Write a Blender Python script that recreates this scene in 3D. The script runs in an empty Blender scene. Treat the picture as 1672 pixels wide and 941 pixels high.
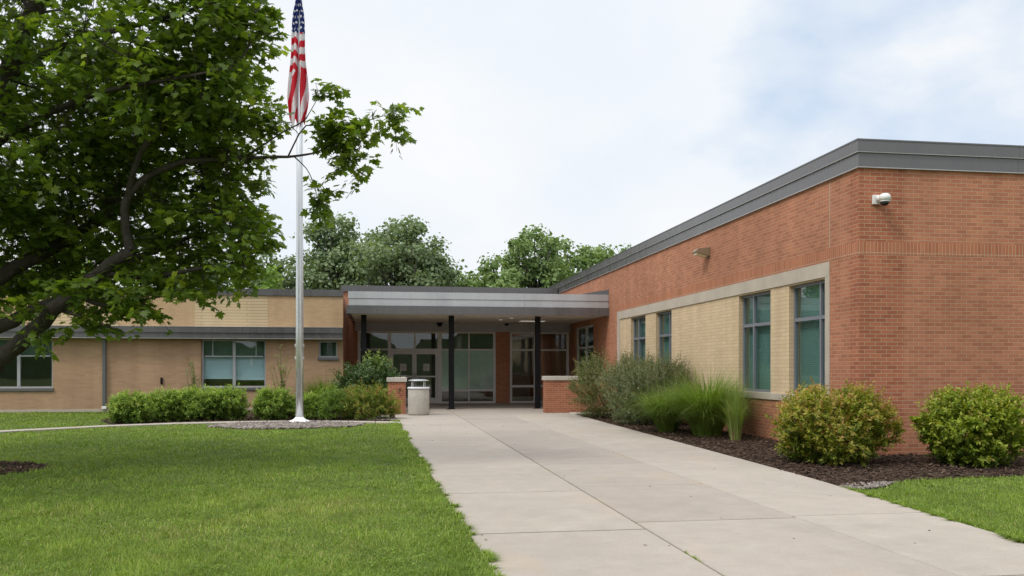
import bpy, bmesh, math, random
import numpy as np
from mathutils import Vector

# ------------------------------------------------------------------ scene, camera, light
S = bpy.context.scene
C = S.collection
R_ = math.radians
H_EYE = 1.5
YAW = R_(8.771)
cam_d = bpy.data.cameras.new('camera')
cam = bpy.data.objects.new('camera', cam_d)
C.objects.link(cam)
cam.location = (0, 0, H_EYE)
cam.rotation_euler = (R_(90), 0, -YAW)
cam_d.sensor_width = 36
cam_d.lens = 30.14
cam_d.shift_y = 0.0787
cam_d.clip_start = 0.1
cam_d.clip_end = 2000
S.camera = cam

SUN_EL, SUN_AZ = R_(50), R_(238)        # azimuth clockwise from +Y: behind the viewer, to the left
W = bpy.data.worlds.new('World')
S.world = W
W.use_nodes = True
sun_d = bpy.data.lights.new('sun', 'SUN')
sun_d.energy = 1.5
sun_d.angle = R_(12)
sun_d.color = (1.0, 0.95, 0.88)
sun = bpy.data.objects.new('sun', sun_d)
C.objects.link(sun)
sd = Vector((math.cos(SUN_EL) * math.sin(SUN_AZ), math.cos(SUN_EL) * math.cos(SUN_AZ), math.sin(SUN_EL)))
sun.rotation_euler = (-sd).to_track_quat('-Z', 'Y').to_euler()
S.view_settings.view_transform = 'Standard'
S.view_settings.look = 'None'
S.view_settings.exposure = 0.25
S.view_settings.gamma = 1
S.view_settings.use_curve_mapping = False
S.cycles.max_bounces = 7
S.cycles.transparent_max_bounces = 10
S.cycles.caustics_reflective = False
S.cycles.caustics_refractive = False
S.cycles.use_denoising = True

# helpers that read a place off the photograph (1672 px wide) and return a real point
FPX, UC, VH = 1400.0, 836.0, 602.0
sY, cY = math.sin(YAW), math.cos(YAW)
def slope(u):                         # X/Y of the vertical plane through column u
    t = (u - UC) / FPX
    return (sY + t * cY) / (cY - t * sY)
def depth(X, Y): return X * sY + Y * cY
def G(u, v):                          # ground point
    d = FPX * H_EYE / (v - VH)
    r = (u - UC) / FPX * d
    return d * sY + r * cY, d * cY - r * sY
def xat(u, Y): return slope(u) * Y
def yat(u, X): return X / slope(u)
def zat(v, X, Y): return H_EYE + (VH - v) / FPX * depth(X, Y)
def P(u, v, d):                       # point at depth d
    r = (u - UC) / FPX * d
    return Vector((d * sY + r * cY, d * cY - r * sY, H_EYE + (VH - v) / FPX * d))

# ------------------------------------------------------------------ node helpers
def new_mat(name):
    m = bpy.data.materials.new(name)
    m.use_nodes = True
    nt = m.node_tree
    nt.nodes.clear()
    out = nt.nodes.new('ShaderNodeOutputMaterial')
    return m, nt, out
def N(nt, kind, **kw):
    n = nt.nodes.new(kind)
    for k, v in kw.items():
        if k == 'inp':
            for a, b in v.items(): n.inputs[a].default_value = b
        else: setattr(n, k, v)
    return n
def L(nt, a, b): nt.links.new(a, b)
def rgba(c): return (c[0], c[1], c[2], 1)
def mixrgb(nt, fac, a, b, mode='MIX'):
    n = nt.nodes.new('ShaderNodeMixRGB'); n.blend_type = mode
    for i, x in ((0, fac), (1, a), (2, b)):
        if hasattr(x, 'is_output'): L(nt, x, n.inputs[i])
        elif isinstance(x, (int, float)): n.inputs[i].default_value = x
        else: n.inputs[i].default_value = rgba(x)
    return n.outputs[0]
def maprange(nt, x, a, b, c, d):
    n = nt.nodes.new('ShaderNodeMapRange')
    L(nt, x, n.inputs[0])
    for i, v in enumerate((a, b, c, d)): n.inputs[i + 1].default_value = v
    return n.outputs[0]
def noise(nt, vec, scale, detail=4, rough=0.55):
    n = nt.nodes.new('ShaderNodeTexNoise')
    n.inputs['Scale'].default_value = scale
    n.inputs['Detail'].default_value = detail
    n.inputs['Roughness'].default_value = rough
    if vec is not None: L(nt, vec, n.inputs['Vector'])
    return n.outputs['Fac']
def objco(nt, scale=None):
    o = nt.nodes.new('ShaderNodeNewGeometry').outputs['Position']
    if scale is None: return o
    m = nt.nodes.new('ShaderNodeVectorMath'); m.operation = 'MULTIPLY'
    L(nt, o, m.inputs[0]); m.inputs[1].default_value = scale
    return m.outputs[0]
def principled(nt, out, color, rough=0.6, metal=0.0, spec=0.5, bump=None, bstr=0.2, bdist=0.01):
    p = nt.nodes.new('ShaderNodeBsdfPrincipled')
    if hasattr(color, 'is_output'): L(nt, color, p.inputs['Base Color'])
    else: p.inputs['Base Color'].default_value = rgba(color)
    if hasattr(rough, 'is_output'): L(nt, rough, p.inputs['Roughness'])
    else: p.inputs['Roughness'].default_value = rough
    p.inputs['Metallic'].default_value = metal
    p.inputs['Specular IOR Level'].default_value = spec
    if bump is not None:
        b = nt.nodes.new('ShaderNodeBump')
        b.inputs['Strength'].default_value = bstr
        b.inputs['Distance'].default_value = bdist
        L(nt, bump, b.inputs['Height']); L(nt, b.outputs[0], p.inputs['Normal'])
    L(nt, p.outputs[0], out.inputs[0])
    return p

def plain(name, color, rough=0.6, metal=0.0, spec=0.5, var=0.08, scale=3.0, stretch=None, bstr=0.05):
    m, nt, out = new_mat(name)
    n = noise(nt, objco(nt, stretch), scale, 5)
    n2 = noise(nt, objco(nt), scale * 14, 3)
    k = maprange(nt, n, 0.3, 0.7, 1 - var, 1 + var)
    k2 = maprange(nt, n2, 0.3, 0.7, 1 - var * 0.5, 1 + var * 0.5)
    c = mixrgb(nt, 1.0, color, k, 'MULTIPLY')
    c = mixrgb(nt, 1.0, c, k2, 'MULTIPLY')
    r = maprange(nt, n, 0.3, 0.7, max(0.03, rough - 0.06), min(1, rough + 0.06))
    principled(nt, out, c, r, metal, spec, n2, bstr)
    return m

def brick_mat(name, c1, c2, mortar, bw=0.203, bh=0.0677, ms=0.0055, soldier=False, vary=0.1, bstr=0.5, offset=0.5):
    m, nt, out = new_mat(name)
    uv = nt.nodes.new('ShaderNodeUVMap').outputs[0]
    if soldier:
        s = nt.nodes.new('ShaderNodeSeparateXYZ'); L(nt, uv, s.inputs[0])
        cb = nt.nodes.new('ShaderNodeCombineXYZ'); L(nt, s.outputs[1], cb.inputs[0]); L(nt, s.outputs[0], cb.inputs[1])
        uv = cb.outputs[0]
    wob = nt.nodes.new('ShaderNodeTexNoise'); wob.inputs['Scale'].default_value = 9
    L(nt, uv, wob.inputs['Vector'])
    wv = nt.nodes.new('ShaderNodeVectorMath'); wv.operation = 'MULTIPLY_ADD'
    L(nt, wob.outputs['Color'], wv.inputs[0]); wv.inputs[1].default_value = (0.004, 0.004, 0)
    L(nt, uv, wv.inputs[2])
    b = nt.nodes.new('ShaderNodeTexBrick')
    b.offset = 0.0 if soldier else offset
    L(nt, wv.outputs[0], b.inputs['Vector'])
    b.inputs['Color1'].default_value = rgba(c1); b.inputs['Color2'].default_value = rgba(c2)
    b.inputs['Mortar'].default_value = rgba(mortar)
    b.inputs['Scale'].default_value = 1.0
    b.inputs['Mortar Size'].default_value = ms
    b.inputs['Mortar Smooth'].default_value = 0.25
    b.inputs['Bias'].default_value = -0.15
    b.inputs['Brick Width'].default_value = bw
    b.inputs['Row Height'].default_value = bh
    big = noise(nt, objco(nt), 0.45, 5)
    streak = noise(nt, objco(nt, (2.2, 2.2, 0.25)), 1.0, 4)
    fine = noise(nt, uv, 55, 4)
    col = mixrgb(nt, 1.0, b.outputs['Color'], maprange(nt, big, 0.3, 0.7, 1 - vary, 1 + vary), 'MULTIPLY')
    col = mixrgb(nt, 1.0, col, maprange(nt, streak, 0.3, 0.7, 0.89, 1.07), 'MULTIPLY')
    col = mixrgb(nt, 1.0, col, maprange(nt, fine, 0.25, 0.75, 0.86, 1.14), 'MULTIPLY')
    inv = nt.nodes.new('ShaderNodeMath'); inv.operation = 'SUBTRACT'; inv.inputs[0].default_value = 1
    L(nt, b.outputs['Fac'], inv.inputs[1])
    ad = nt.nodes.new('ShaderNodeMath'); ad.operation = 'MULTIPLY_ADD'
    L(nt, fine, ad.inputs[0]); ad.inputs[1].default_value = 0.25; L(nt, inv.outputs[0], ad.inputs[2])
    principled(nt, out, col, 0.88, 0, 0.25, ad.outputs[0], bstr, 0.006)
    return m

def glass_mat(name, tint, ior=1.5, rough=0.0):
    m, nt, out = new_mat(name)
    t = N(nt, 'ShaderNodeBsdfTransparent'); t.inputs[0].default_value = rgba(tint)
    g = N(nt, 'ShaderNodeBsdfGlossy'); g.inputs['Color'].default_value = (0.92, 0.97, 0.95, 1)
    g.inputs['Roughness'].default_value = rough
    n = noise(nt, objco(nt), 0.9, 2)
    bp = nt.nodes.new('ShaderNodeBump'); bp.inputs['Strength'].default_value = 0.03; bp.inputs['Distance'].default_value = 0.05
    L(nt, n, bp.inputs['Height']); L(nt, bp.outputs[0], g.inputs['Normal'])
    f = nt.nodes.new('ShaderNodeFresnel'); f.inputs['IOR'].default_value = ior
    mx = nt.nodes.new('ShaderNodeMixShader')
    # the pane's inner face only transmits (a straight ray would see total reflection there)
    geo = nt.nodes.new('ShaderNodeNewGeometry')
    fr = nt.nodes.new('ShaderNodeMath'); fr.operation = 'SUBTRACT'; fr.inputs[0].default_value = 1; L(nt, geo.outputs['Backfacing'], fr.inputs[1])
    fm = nt.nodes.new('ShaderNodeMath'); fm.operation = 'MULTIPLY'; L(nt, f.outputs[0], fm.inputs[0]); L(nt, fr.outputs[0], fm.inputs[1])
    L(nt, fm.outputs[0], mx.inputs[0]); L(nt, t.outputs[0], mx.inputs[1]); L(nt, g.outputs[0], mx.inputs[2])
    L(nt, mx.outputs[0], out.inputs[0])
    return m

def leaf_mat(name, cols, trans=0.35, rough=0.5, spec=0.35):
    m, nt, out = new_mat(name)
    a = nt.nodes.new('ShaderNodeAttribute'); a.attribute_name = 'rnd'
    cr = nt.nodes.new('ShaderNodeValToRGB')
    els = cr.color_ramp.elements
    while len(els) < len(cols): els.new(0.5)
    for i, c in enumerate(cols):
        els[i].position = i / (len(cols) - 1); els[i].color = rgba(c)
    L(nt, a.outputs['Fac'], cr.inputs[0])
    n = noise(nt, objco(nt), 2.0, 3)
    col = mixrgb(nt, 1.0, cr.outputs[0], maprange(nt, n, 0.3, 0.7, 0.82, 1.18), 'MULTIPLY')
    p = nt.nodes.new('ShaderNodeBsdfPrincipled')
    L(nt, col, p.inputs['Base Color'])
    p.inputs['Roughness'].default_value = rough
    p.inputs['Specular IOR Level'].default_value = spec
    t = nt.nodes.new('ShaderNodeBsdfTranslucent')
    tc = mixrgb(nt, 1.0, col, (1.5, 1.55, 0.6), 'MULTIPLY')
    L(nt, tc, t.inputs[0])
    mx = nt.nodes.new('ShaderNodeMixShader'); mx.inputs[0].default_value = trans
    L(nt, p.outputs[0], mx.inputs[1]); L(nt, t.outputs[0], mx.inputs[2])
    L(nt, mx.outputs[0], out.inputs[0])
    return m

# ------------------------------------------------------------------ sky
nt = W.node_tree
nt.nodes.clear()
wo = nt.nodes.new('ShaderNodeOutputWorld')
bg = nt.nodes.new('ShaderNodeBackground'); bg.inputs[1].default_value = 0.1
sky = nt.nodes.new('ShaderNodeTexSky'); sky.sky_type = 'NISHITA'; sky.sun_disc = False
sky.sun_elevation = SUN_EL; sky.sun_rotation = SUN_AZ
sky.air_density = 1.0; sky.dust_density = 2.0; sky.ozone_density = 1.5
tc = nt.nodes.new('ShaderNodeTexCoord').outputs['Generated']
mp = nt.nodes.new('ShaderNodeVectorMath'); mp.operation = 'MULTIPLY'; L(nt, tc, mp.inputs[0]); mp.inputs[1].default_value = (1, 1, 1.7)
n1 = noise(nt, mp.outputs[0], 3.1, 7, 0.52)
n2 = noise(nt, mp.outputs[0], 1.3, 3, 0.5)
bd = P(1560, 60, 1.0) - Vector((0, 0, H_EYE)); bd.normalize()
dt = nt.nodes.new('ShaderNodeVectorMath'); dt.operation = 'DOT_PRODUCT'
nm = nt.nodes.new('ShaderNodeVectorMath'); nm.operation = 'NORMALIZE'; L(nt, tc, nm.inputs[0])
L(nt, nm.outputs[0], dt.inputs[0]); dt.inputs[1].default_value = bd
patch = maprange(nt, dt.outputs['Value'], 0.935, 0.995, 0.0, 0.29)    # the clear patch in the cloud deck
cov = nt.nodes.new('ShaderNodeMath'); cov.operation = 'MULTIPLY_ADD'
L(nt, n2, cov.inputs[0]); cov.inputs[1].default_value = 0.45; L(nt, n1, cov.inputs[2])
cv2 = nt.nodes.new('ShaderNodeMath'); cv2.operation = 'SUBTRACT'; L(nt, cov.outputs[0], cv2.inputs[0]); L(nt, patch, cv2.inputs[1])
fac = maprange(nt, cv2.outputs[0], 0.32, 0.58, 0.0, 1.0)
veil = mixrgb(nt, 0.80, sky.outputs[0], (4.7, 6.1, 8.1))
ccol = mixrgb(nt, maprange(nt, n1, 0.36, 0.62, 0, 1), (7.15, 7.65, 8.2), (8.0, 8.17, 8.35))
skc = mixrgb(nt, fac, veil, ccol)
# an overcast deck is brightest overhead
sz_ = nt.nodes.new('ShaderNodeSeparateXYZ'); L(nt, nm.outputs[0], sz_.inputs[0])
skc = mixrgb(nt, 1.0, skc, maprange(nt, sz_.outputs[2], 0.42, 0.95, 1.0, 2.1), 'MULTIPLY')
L(nt, skc, bg.inputs[0]); L(nt, bg.outputs[0], wo.inputs[0])

# ------------------------------------------------------------------ materials
M = {}
M['red_brick'] = brick_mat('red_brick', (0.440, 0.182, 0.102), (0.330, 0.127, 0.073), (0.43, 0.31, 0.21), ms=0.0048, vary=0.14)
M['red_brick_deep'] = brick_mat('red_brick_deep', (0.40, 0.145, 0.078), (0.28, 0.093, 0.052), (0.43, 0.31, 0.21), ms=0.005, vary=0.14)
M['soldier'] = brick_mat('soldier_brick', (0.43, 0.165, 0.085), (0.34, 0.120, 0.062), (0.44, 0.33, 0.23), soldier=True, bw=0.5)
M['buff_brick'] = brick_mat('buff_brick', (0.62, 0.475, 0.305), (0.56, 0.42, 0.26), (0.44, 0.34, 0.23), bw=0.3, bh=0.08, ms=0.006, vary=0.05)
M['tan_brick'] = brick_mat('tan_brick', (0.44, 0.285, 0.175), (0.375, 0.235, 0.142), (0.40, 0.28, 0.19), bw=0.3, bh=0.068, ms=0.006, vary=0.09)
M['tan_upper'] = brick_mat('tan_brick_upper', (0.53, 0.365, 0.215), (0.47, 0.315, 0.18), (0.43, 0.31, 0.19), bw=0.2, bh=0.068, ms=0.006, vary=0.07)
M['cream_brick'] = brick_mat('cream_brick', (0.60, 0.465, 0.295), (0.57, 0.44, 0.275), (0.37, 0.28, 0.17), bw=3.1, bh=0.105, ms=0.010, vary=0.05)
M['dark_metal'] = plain('dark_metal', (0.085, 0.080, 0.083), 0.27, 0.0, 1.0, 0.11, 2.0, (1.6, 1.6, .35), 0.03)
M['grey_metal'] = plain('grey_metal', (0.115, 0.117, 0.125), 0.36, 0.15, 0.7, 0.06, 1.2, bstr=0.02)
M['light_metal'] = plain('light_metal', (0.47, 0.48, 0.50), 0.36, 0.35, 0.5, 0.10, 1.5, (1.2, 1.2, .3), 0.03)
M['drip'] = plain('drip_metal', (0.42, 0.41, 0.41), 0.4, 0.2)
M['alu'] = plain('aluminium_frame', (0.72, 0.725, 0.74), 0.42, 0.0, 0.5, 0.05)
M['left_frame'] = plain('grey_painted_frame', (0.36, 0.37, 0.39), 0.42, 0.1, 0.5, 0.05)
M['wing_frame'] = plain('grey_window_frame', (0.19, 0.20, 0.23), 0.4, 0.1, 0.5, 0.05)
M['pole'] = plain('brushed_pole', (0.66, 0.68, 0.70), 0.30, 0.72, 0.5, 0.06, 4, (6, 6, 0.4), 0.03)
M['black_steel'] = plain('black_steel', (0.006, 0.006, 0.007), 0.5, 0, 0.2, 0.15)
M['header'] = plain('header_metal', (0.42, 0.40, 0.45), 0.5, 0, 0.4)
M['soffit'] = plain('soffit_panel', (0.76, 0.70, 0.60), 0.75, 0, 0.3, 0.05, 1.0)
M['stone'] = plain('limestone', (0.44, 0.385, 0.32), 0.85, 0, 0.25, 0.10, 2.0, None, 0.12)
M['coping'] = plain('coping_stone', (0.50, 0.46, 0.40), 0.85, 0, 0.25, 0.10, 3.0, None, 0.12)
M['precast'] = plain('exposed_aggregate', (0.46, 0.43, 0.375), 0.9, 0, 0.2, 0.10, 9.0, None, 0.35)
M['white_plastic'] = plain('white_plastic', (0.78, 0.78, 0.77), 0.4, 0, 0.5, 0.03)
M['dark_plastic'] = plain('dark_dome', (0.012, 0.012, 0.014), 0.12, 0, 0.6, 0.03)
M['bronze'] = plain('bronze_housing', (0.25, 0.185, 0.12), 0.5, 0.1, 0.5, 0.06)
M['lens'] = plain('lamp_lens', (0.72, 0.62, 0.42), 0.3, 0, 0.5, 0.04)
M['paper'] = plain('paper', (0.72, 0.73, 0.74), 0.8, 0, 0.2, 0.04)
M['ink'] = plain('ink', (0.06, 0.07, 0.09), 0.8)
M['gold'] = plain('gilt_ball', (0.75, 0.52, 0.16), 0.25, 0.9)
M['room'] = plain('interior_paint', (0.36, 0.34, 0.30), 0.9, 0, 0.2, 0.1)
M['room_floor'] = plain('interior_floor', (0.16, 0.15, 0.14), 0.35, 0, 0.4, 0.15)
M['roofing'] = plain('roof_membrane', (0.14, 0.135, 0.13), 0.9)
M['shade'] = plain('roller_shade', (0.50, 0.62, 0.68), 0.85, 0, 0.2, 0.03)
M['frosted'] = plain('frosted_film', (0.70, 0.82, 0.84), 0.6, 0, 0.3, 0.12, 0.5)
M['glass_front'] = glass_mat('storefront_glass', (0.90, 0.95, 0.93), 1.85)
M['glass_wing'] = glass_mat('tinted_glass', (0.80, 0.94, 0.915), 2.0)
M['glass_left'] = glass_mat('window_glass', (0.90, 0.95, 0.945), 1.9)

def blind_mat():
    m, nt, out = new_mat('venetian_blind')
    s = nt.nodes.new('ShaderNodeSeparateXYZ'); L(nt, objco(nt), s.inputs[0])
    mu = nt.nodes.new('ShaderNodeMath'); mu.operation = 'MULTIPLY'; L(nt, s.outputs[2], mu.inputs[0]); mu.inputs[1].default_value = 1 / 0.045
    fr = nt.nodes.new('ShaderNodeMath'); fr.operation = 'FRACT'; L(nt, mu.outputs[0], fr.inputs[0])
    c = mixrgb(nt, maprange(nt, fr.outputs[0], 0.12, 0.2, 0, 1), (0.13, 0.15, 0.148), (0.265, 0.295, 0.29))
    principled(nt, out, c, 0.6, 0, 0.3, fr.outputs[0], 0.5, 0.01)
    return m
M['blind'] = blind_mat()
m, nt, out = new_mat('lobby_light_lens'); p = principled(nt, out, (0.8, 0.8, 0.78), .5)
p.inputs['Emission Color'].default_value = (1, .96, .88, 1); p.inputs['Emission Strength'].default_value = 3.0
M['lobby_light'] = m

def concrete_mat():
    m, nt, out = new_mat('walk_concrete')
    a = nt.nodes.new('ShaderNodeAttribute'); a.attribute_name = 'rnd'
    cr = nt.nodes.new('ShaderNodeValToRGB'); e = cr.color_ramp.elements
    e.new(0.5)
    for i, (p, c) in enumerate(((0, (0.298, 0.256, 0.226)), (0.5, (0.358, 0.312, 0.266)), (1, (0.405, 0.358, 0.306)))):
        e[i].position = p; e[i].color = rgba(c)
    L(nt, a.outputs['Fac'], cr.inputs[0])
    big = noise(nt, objco(nt), 0.55, 6, 0.6)
    mid = noise(nt, objco(nt), 3.2, 6, 0.62)
    fine = noise(nt, objco(nt), 95, 3, 0.7)
    spots = nt.nodes.new('ShaderNodeTexVoronoi'); spots.inputs['Scale'].default_value = 60; L(nt, objco(nt), spots.inputs['Vector'])
    c = mixrgb(nt, 1, cr.outputs[0], maprange(nt, big, 0.3, 0.7, 0.93, 1.06), 'MULTIPLY')
    c = mixrgb(nt, 1, c, maprange(nt, mid, 0.3, 0.7, 0.94, 1.05), 'MULTIPLY')
    c = mixrgb(nt, 1, c, maprange(nt, fine, 0.25, 0.75, 0.80, 1.18), 'MULTIPLY')
    broom = noise(nt, objco(nt, (4, 130, 1)), 1.0, 3, 0.6)
    c = mixrgb(nt, 1, c, maprange(nt, broom, 0.3, 0.7, 0.94, 1.05), 'MULTIPLY')
    blot = noise(nt, objco(nt), 1.7, 8, 0.7)
    c = mixrgb(nt, maprange(nt, blot, 0.56, 0.72, 0, 0.35), c, (0.245, 0.215, 0.185))
    c = mixrgb(nt, maprange(nt, blot, 0.44, 0.28, 0, 0.35), c, (0.46, 0.42, 0.36))
    ck = nt.nodes.new('ShaderNodeTexVoronoi'); ck.feature = 'DISTANCE_TO_EDGE'; ck.inputs['Scale'].default_value = 0.23
    wn = nt.nodes.new('ShaderNodeTexNoise'); wn.inputs['Scale'].default_value = 1.6; wn.inputs['Detail'].default_value = 6; L(nt, objco(nt), wn.inputs['Vector'])
    wa = nt.nodes.new('ShaderNodeVectorMath'); wa.operation = 'MULTIPLY_ADD'; L(nt, wn.outputs['Color'], wa.inputs[0]); wa.inputs[1].default_value = (.9, .9, 0); L(nt, objco(nt), wa.inputs[2])
    L(nt, wa.outputs[0], ck.inputs['Vector'])
    gate = noise(nt, objco(nt), 0.5, 2, 0.5)
    gm = nt.nodes.new('ShaderNodeMath'); gm.operation = 'MULTIPLY'
    L(nt, maprange(nt, ck.outputs['Distance'], 0.0, 0.0022, 0.75, 0), gm.inputs[0]); L(nt, maprange(nt, gate, 0.61, 0.67, 0, 1), gm.inputs[1])
    c = mixrgb(nt, gm.outputs[0], c, (0.10, 0.085, 0.07))
    st = noise(nt, objco(nt, (1.0, 0.35, 1)), 1.4, 3, 0.5)
    c = mixrgb(nt, maprange(nt, st, 0.60, 0.74, 0, 0.3), c, (0.40, 0.30, 0.19))
    c = mixrgb(nt, maprange(nt, spots.outputs['Distance'], 0.0, 0.10, 0.22, 0), c, (0.14, 0.125, 0.11))
    principled(nt, out, c, 0.9, 0, 0.25, fine, 0.18, 0.004)
    return m
M['concrete'] = concrete_mat()

def ground_mat(name, c1, c2, c3, s1=0.4, s2=6, bstr=0.4):
    m, nt, out = new_mat(name)
    a = noise(nt, objco(nt), s1, 5, 0.6); b = noise(nt, objco(nt), s2, 6, 0.7); c_ = noise(nt, objco(nt), s2 * 9, 3, 0.7)
    c = mixrgb(nt, maprange(nt, a, 0.35, 0.65, 0, 1), c1, c2)
    c = mixrgb(nt, maprange(nt, b, 0.4, 0.72, 0, 0.7), c, c3)
    c = mixrgb(nt, 1, c, maprange(nt, c_, 0.25, 0.75, 0.6, 1.35), 'MULTIPLY')
    principled(nt, out, c, 0.95, 0, 0.15, c_, bstr, 0.02)
    return m
M['lawn'] = ground_mat('lawn_ground', (0.075, 0.115, 0.022), (0.095, 0.135, 0.026), (0.13, 0.13, 0.045))
M['mulch'] = ground_mat('mulch_ground', (0.052, 0.035, 0.025), (0.070, 0.048, 0.035), (0.030, 0.021, 0.015), 1.5, 9)
M['joint'] = ground_mat('joint_soil', (0.045, 0.040, 0.028), (0.06, 0.055, 0.03), (0.03, 0.03, 0.02), 3, 12)
M['gravel_bed'] = ground_mat('gravel_ground', (0.17, 0.145, 0.125), (0.22, 0.19, 0.165), (0.09, 0.075, 0.065), 2, 22)
M['wood_hill'] = ground_mat('wooded_hill', (0.030, 0.055, 0.016), (0.045, 0.078, 0.022), (0.016, 0.030, 0.010), 0.12, 0.6, 0.8)
M['bark'] = ground_mat('bark', (0.088, 0.075, 0.062), (0.125, 0.108, 0.092), (0.042, 0.035, 0.029), 5, 22, 1.0)
M['far_bark'] = ground_mat('far_bark', (0.085, 0.080, 0.07), (0.10, 0.09, 0.08), (0.06, 0.055, 0.05), 2, 6)
M['twig'] = ground_mat('twig', (0.10, 0.075, 0.05), (0.13, 0.10, 0.07), (0.06, 0.045, 0.03), 4, 20)

M['maple'] = leaf_mat('maple_leaf', [(0.0675, 0.1173, 0.0191), (0.1135, 0.1784, 0.0255), (0.1756, 0.2485, 0.0306), (0.2769, 0.3377, 0.0408)], 0.46, 0.42, 0.4)
M['grass'] = leaf_mat('grass_blade', [(0.091, 0.1519, 0.0257), (0.1552, 0.2375, 0.0342), (0.2247, 0.3082, 0.0471), (0.3852, 0.3638, 0.1445)], 0.28, 0.6, 0.2)
M['burning_bush'] = leaf_mat('golden_green_leaf', [(0.080, 0.125, 0.018), (0.155, 0.200, 0.022), (0.26, 0.285, 0.032), (0.33, 0.25, 0.05), (0.33, 0.15, 0.065)], 0.3)
M['burning_bush2'] = leaf_mat('yellow_green_leaf', [(0.0784, 0.14, 0.0179), (0.1456, 0.2128, 0.0202), (0.2408, 0.3024, 0.0291), (0.3136, 0.336, 0.0448), (0.3024, 0.224, 0.056)], 0.3)
M['spirea'] = leaf_mat('lime_leaf', [(0.070, 0.125, 0.024), (0.145, 0.235, 0.040), (0.27, 0.37, 0.065), (0.42, 0.49, 0.13)], 0.32)
M['russet'] = leaf_mat('russet_leaf', [(0.0798, 0.116, 0.0348), (0.1232, 0.1522, 0.0493), (0.1885, 0.1812, 0.0725), (0.232, 0.1377, 0.087)], 0.25)
M['greygreen'] = leaf_mat('grey_green_leaf', [(0.0814, 0.1087, 0.051), (0.1331, 0.1624, 0.0766), (0.2036, 0.2248, 0.1212), (0.2349, 0.174, 0.1021)], 0.25)
M['darkshrub'] = leaf_mat('dark_green_leaf', [(0.039, 0.078, 0.027), (0.066, 0.12, 0.039), (0.105, 0.1575, 0.06), (0.165, 0.195, 0.0975)], 0.25)
M['reed'] = leaf_mat('ornamental_blade', [(0.1007, 0.1613, 0.0314), (0.151, 0.2304, 0.0397), (0.2115, 0.2949, 0.0575), (0.292, 0.341, 0.1045)], 0.35, 0.5, 0.3)
M['reed2'] = leaf_mat('reed_blade', [(0.135, 0.21, 0.045), (0.195, 0.285, 0.06), (0.285, 0.345, 0.105), (0.45, 0.39, 0.195)], 0.35, 0.5, 0.3)
M['straw'] = leaf_mat('straw_blade', [(0.26, 0.20, 0.10), (0.32, 0.25, 0.13)], 0.2)
M['daylily'] = leaf_mat('tinted_strap_leaf', [(0.105, 0.168, 0.028), (0.182, 0.245, 0.0392), (0.28, 0.266, 0.049), (0.336, 0.154, 0.063)], 0.3)
M['weed'] = leaf_mat('weed_leaf', [(0.143, 0.221, 0.052), (0.221, 0.286, 0.078), (0.312, 0.364, 0.13)], 0.3)
M['far_a'] = leaf_mat('far_leaf_grey', [(0.1444, 0.1982, 0.1104), (0.1924, 0.2511, 0.14), (0.2543, 0.3106, 0.175)], 0.25, 0.8, 0.04)  # leaf colour greyed and paled to stand in for distance haze
M['far_b'] = leaf_mat('far_leaf_green', [(0.1406, 0.2126, 0.0901), (0.1942, 0.2731, 0.1086), (0.2545, 0.3349, 0.1391)], 0.25, 0.8, 0.04)  # haze put into this green as well
M['far_c'] = leaf_mat('far_leaf_bright', [(0.136, 0.224, 0.0478), (0.192, 0.296, 0.0626), (0.272, 0.376, 0.092)], 0.3, 0.6, 0.2)
M['chip'] = leaf_mat('mulch_chip', [(0.0312, 0.0203, 0.0154), (0.0709, 0.0459, 0.0333), (0.1205, 0.081, 0.0577), (0.241, 0.1755, 0.1283)], 0.0, 0.9, 0.1)
M['stone_chip'] = leaf_mat('gravel_stone', [(0.12, 0.10, 0.088), (0.24, 0.205, 0.18), (0.34, 0.30, 0.265), (0.46, 0.42, 0.38)], 0.0, 0.9, 0.2)

# ------------------------------------------------------------------ mesh helpers
def tag(o, label, cat, group=None, kind=None):
    if label: o['label'] = label
    if cat: o['category'] = cat
    if group: o['group'] = group
    if kind: o['kind'] = kind
    return o
def thing(name, label, cat, loc, group=None):
    o = bpy.data.objects.new(name, None)
    o.empty_display_size = 0.3
    C.objects.link(o); o.location = loc
    return tag(o, label, cat, group)

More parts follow.
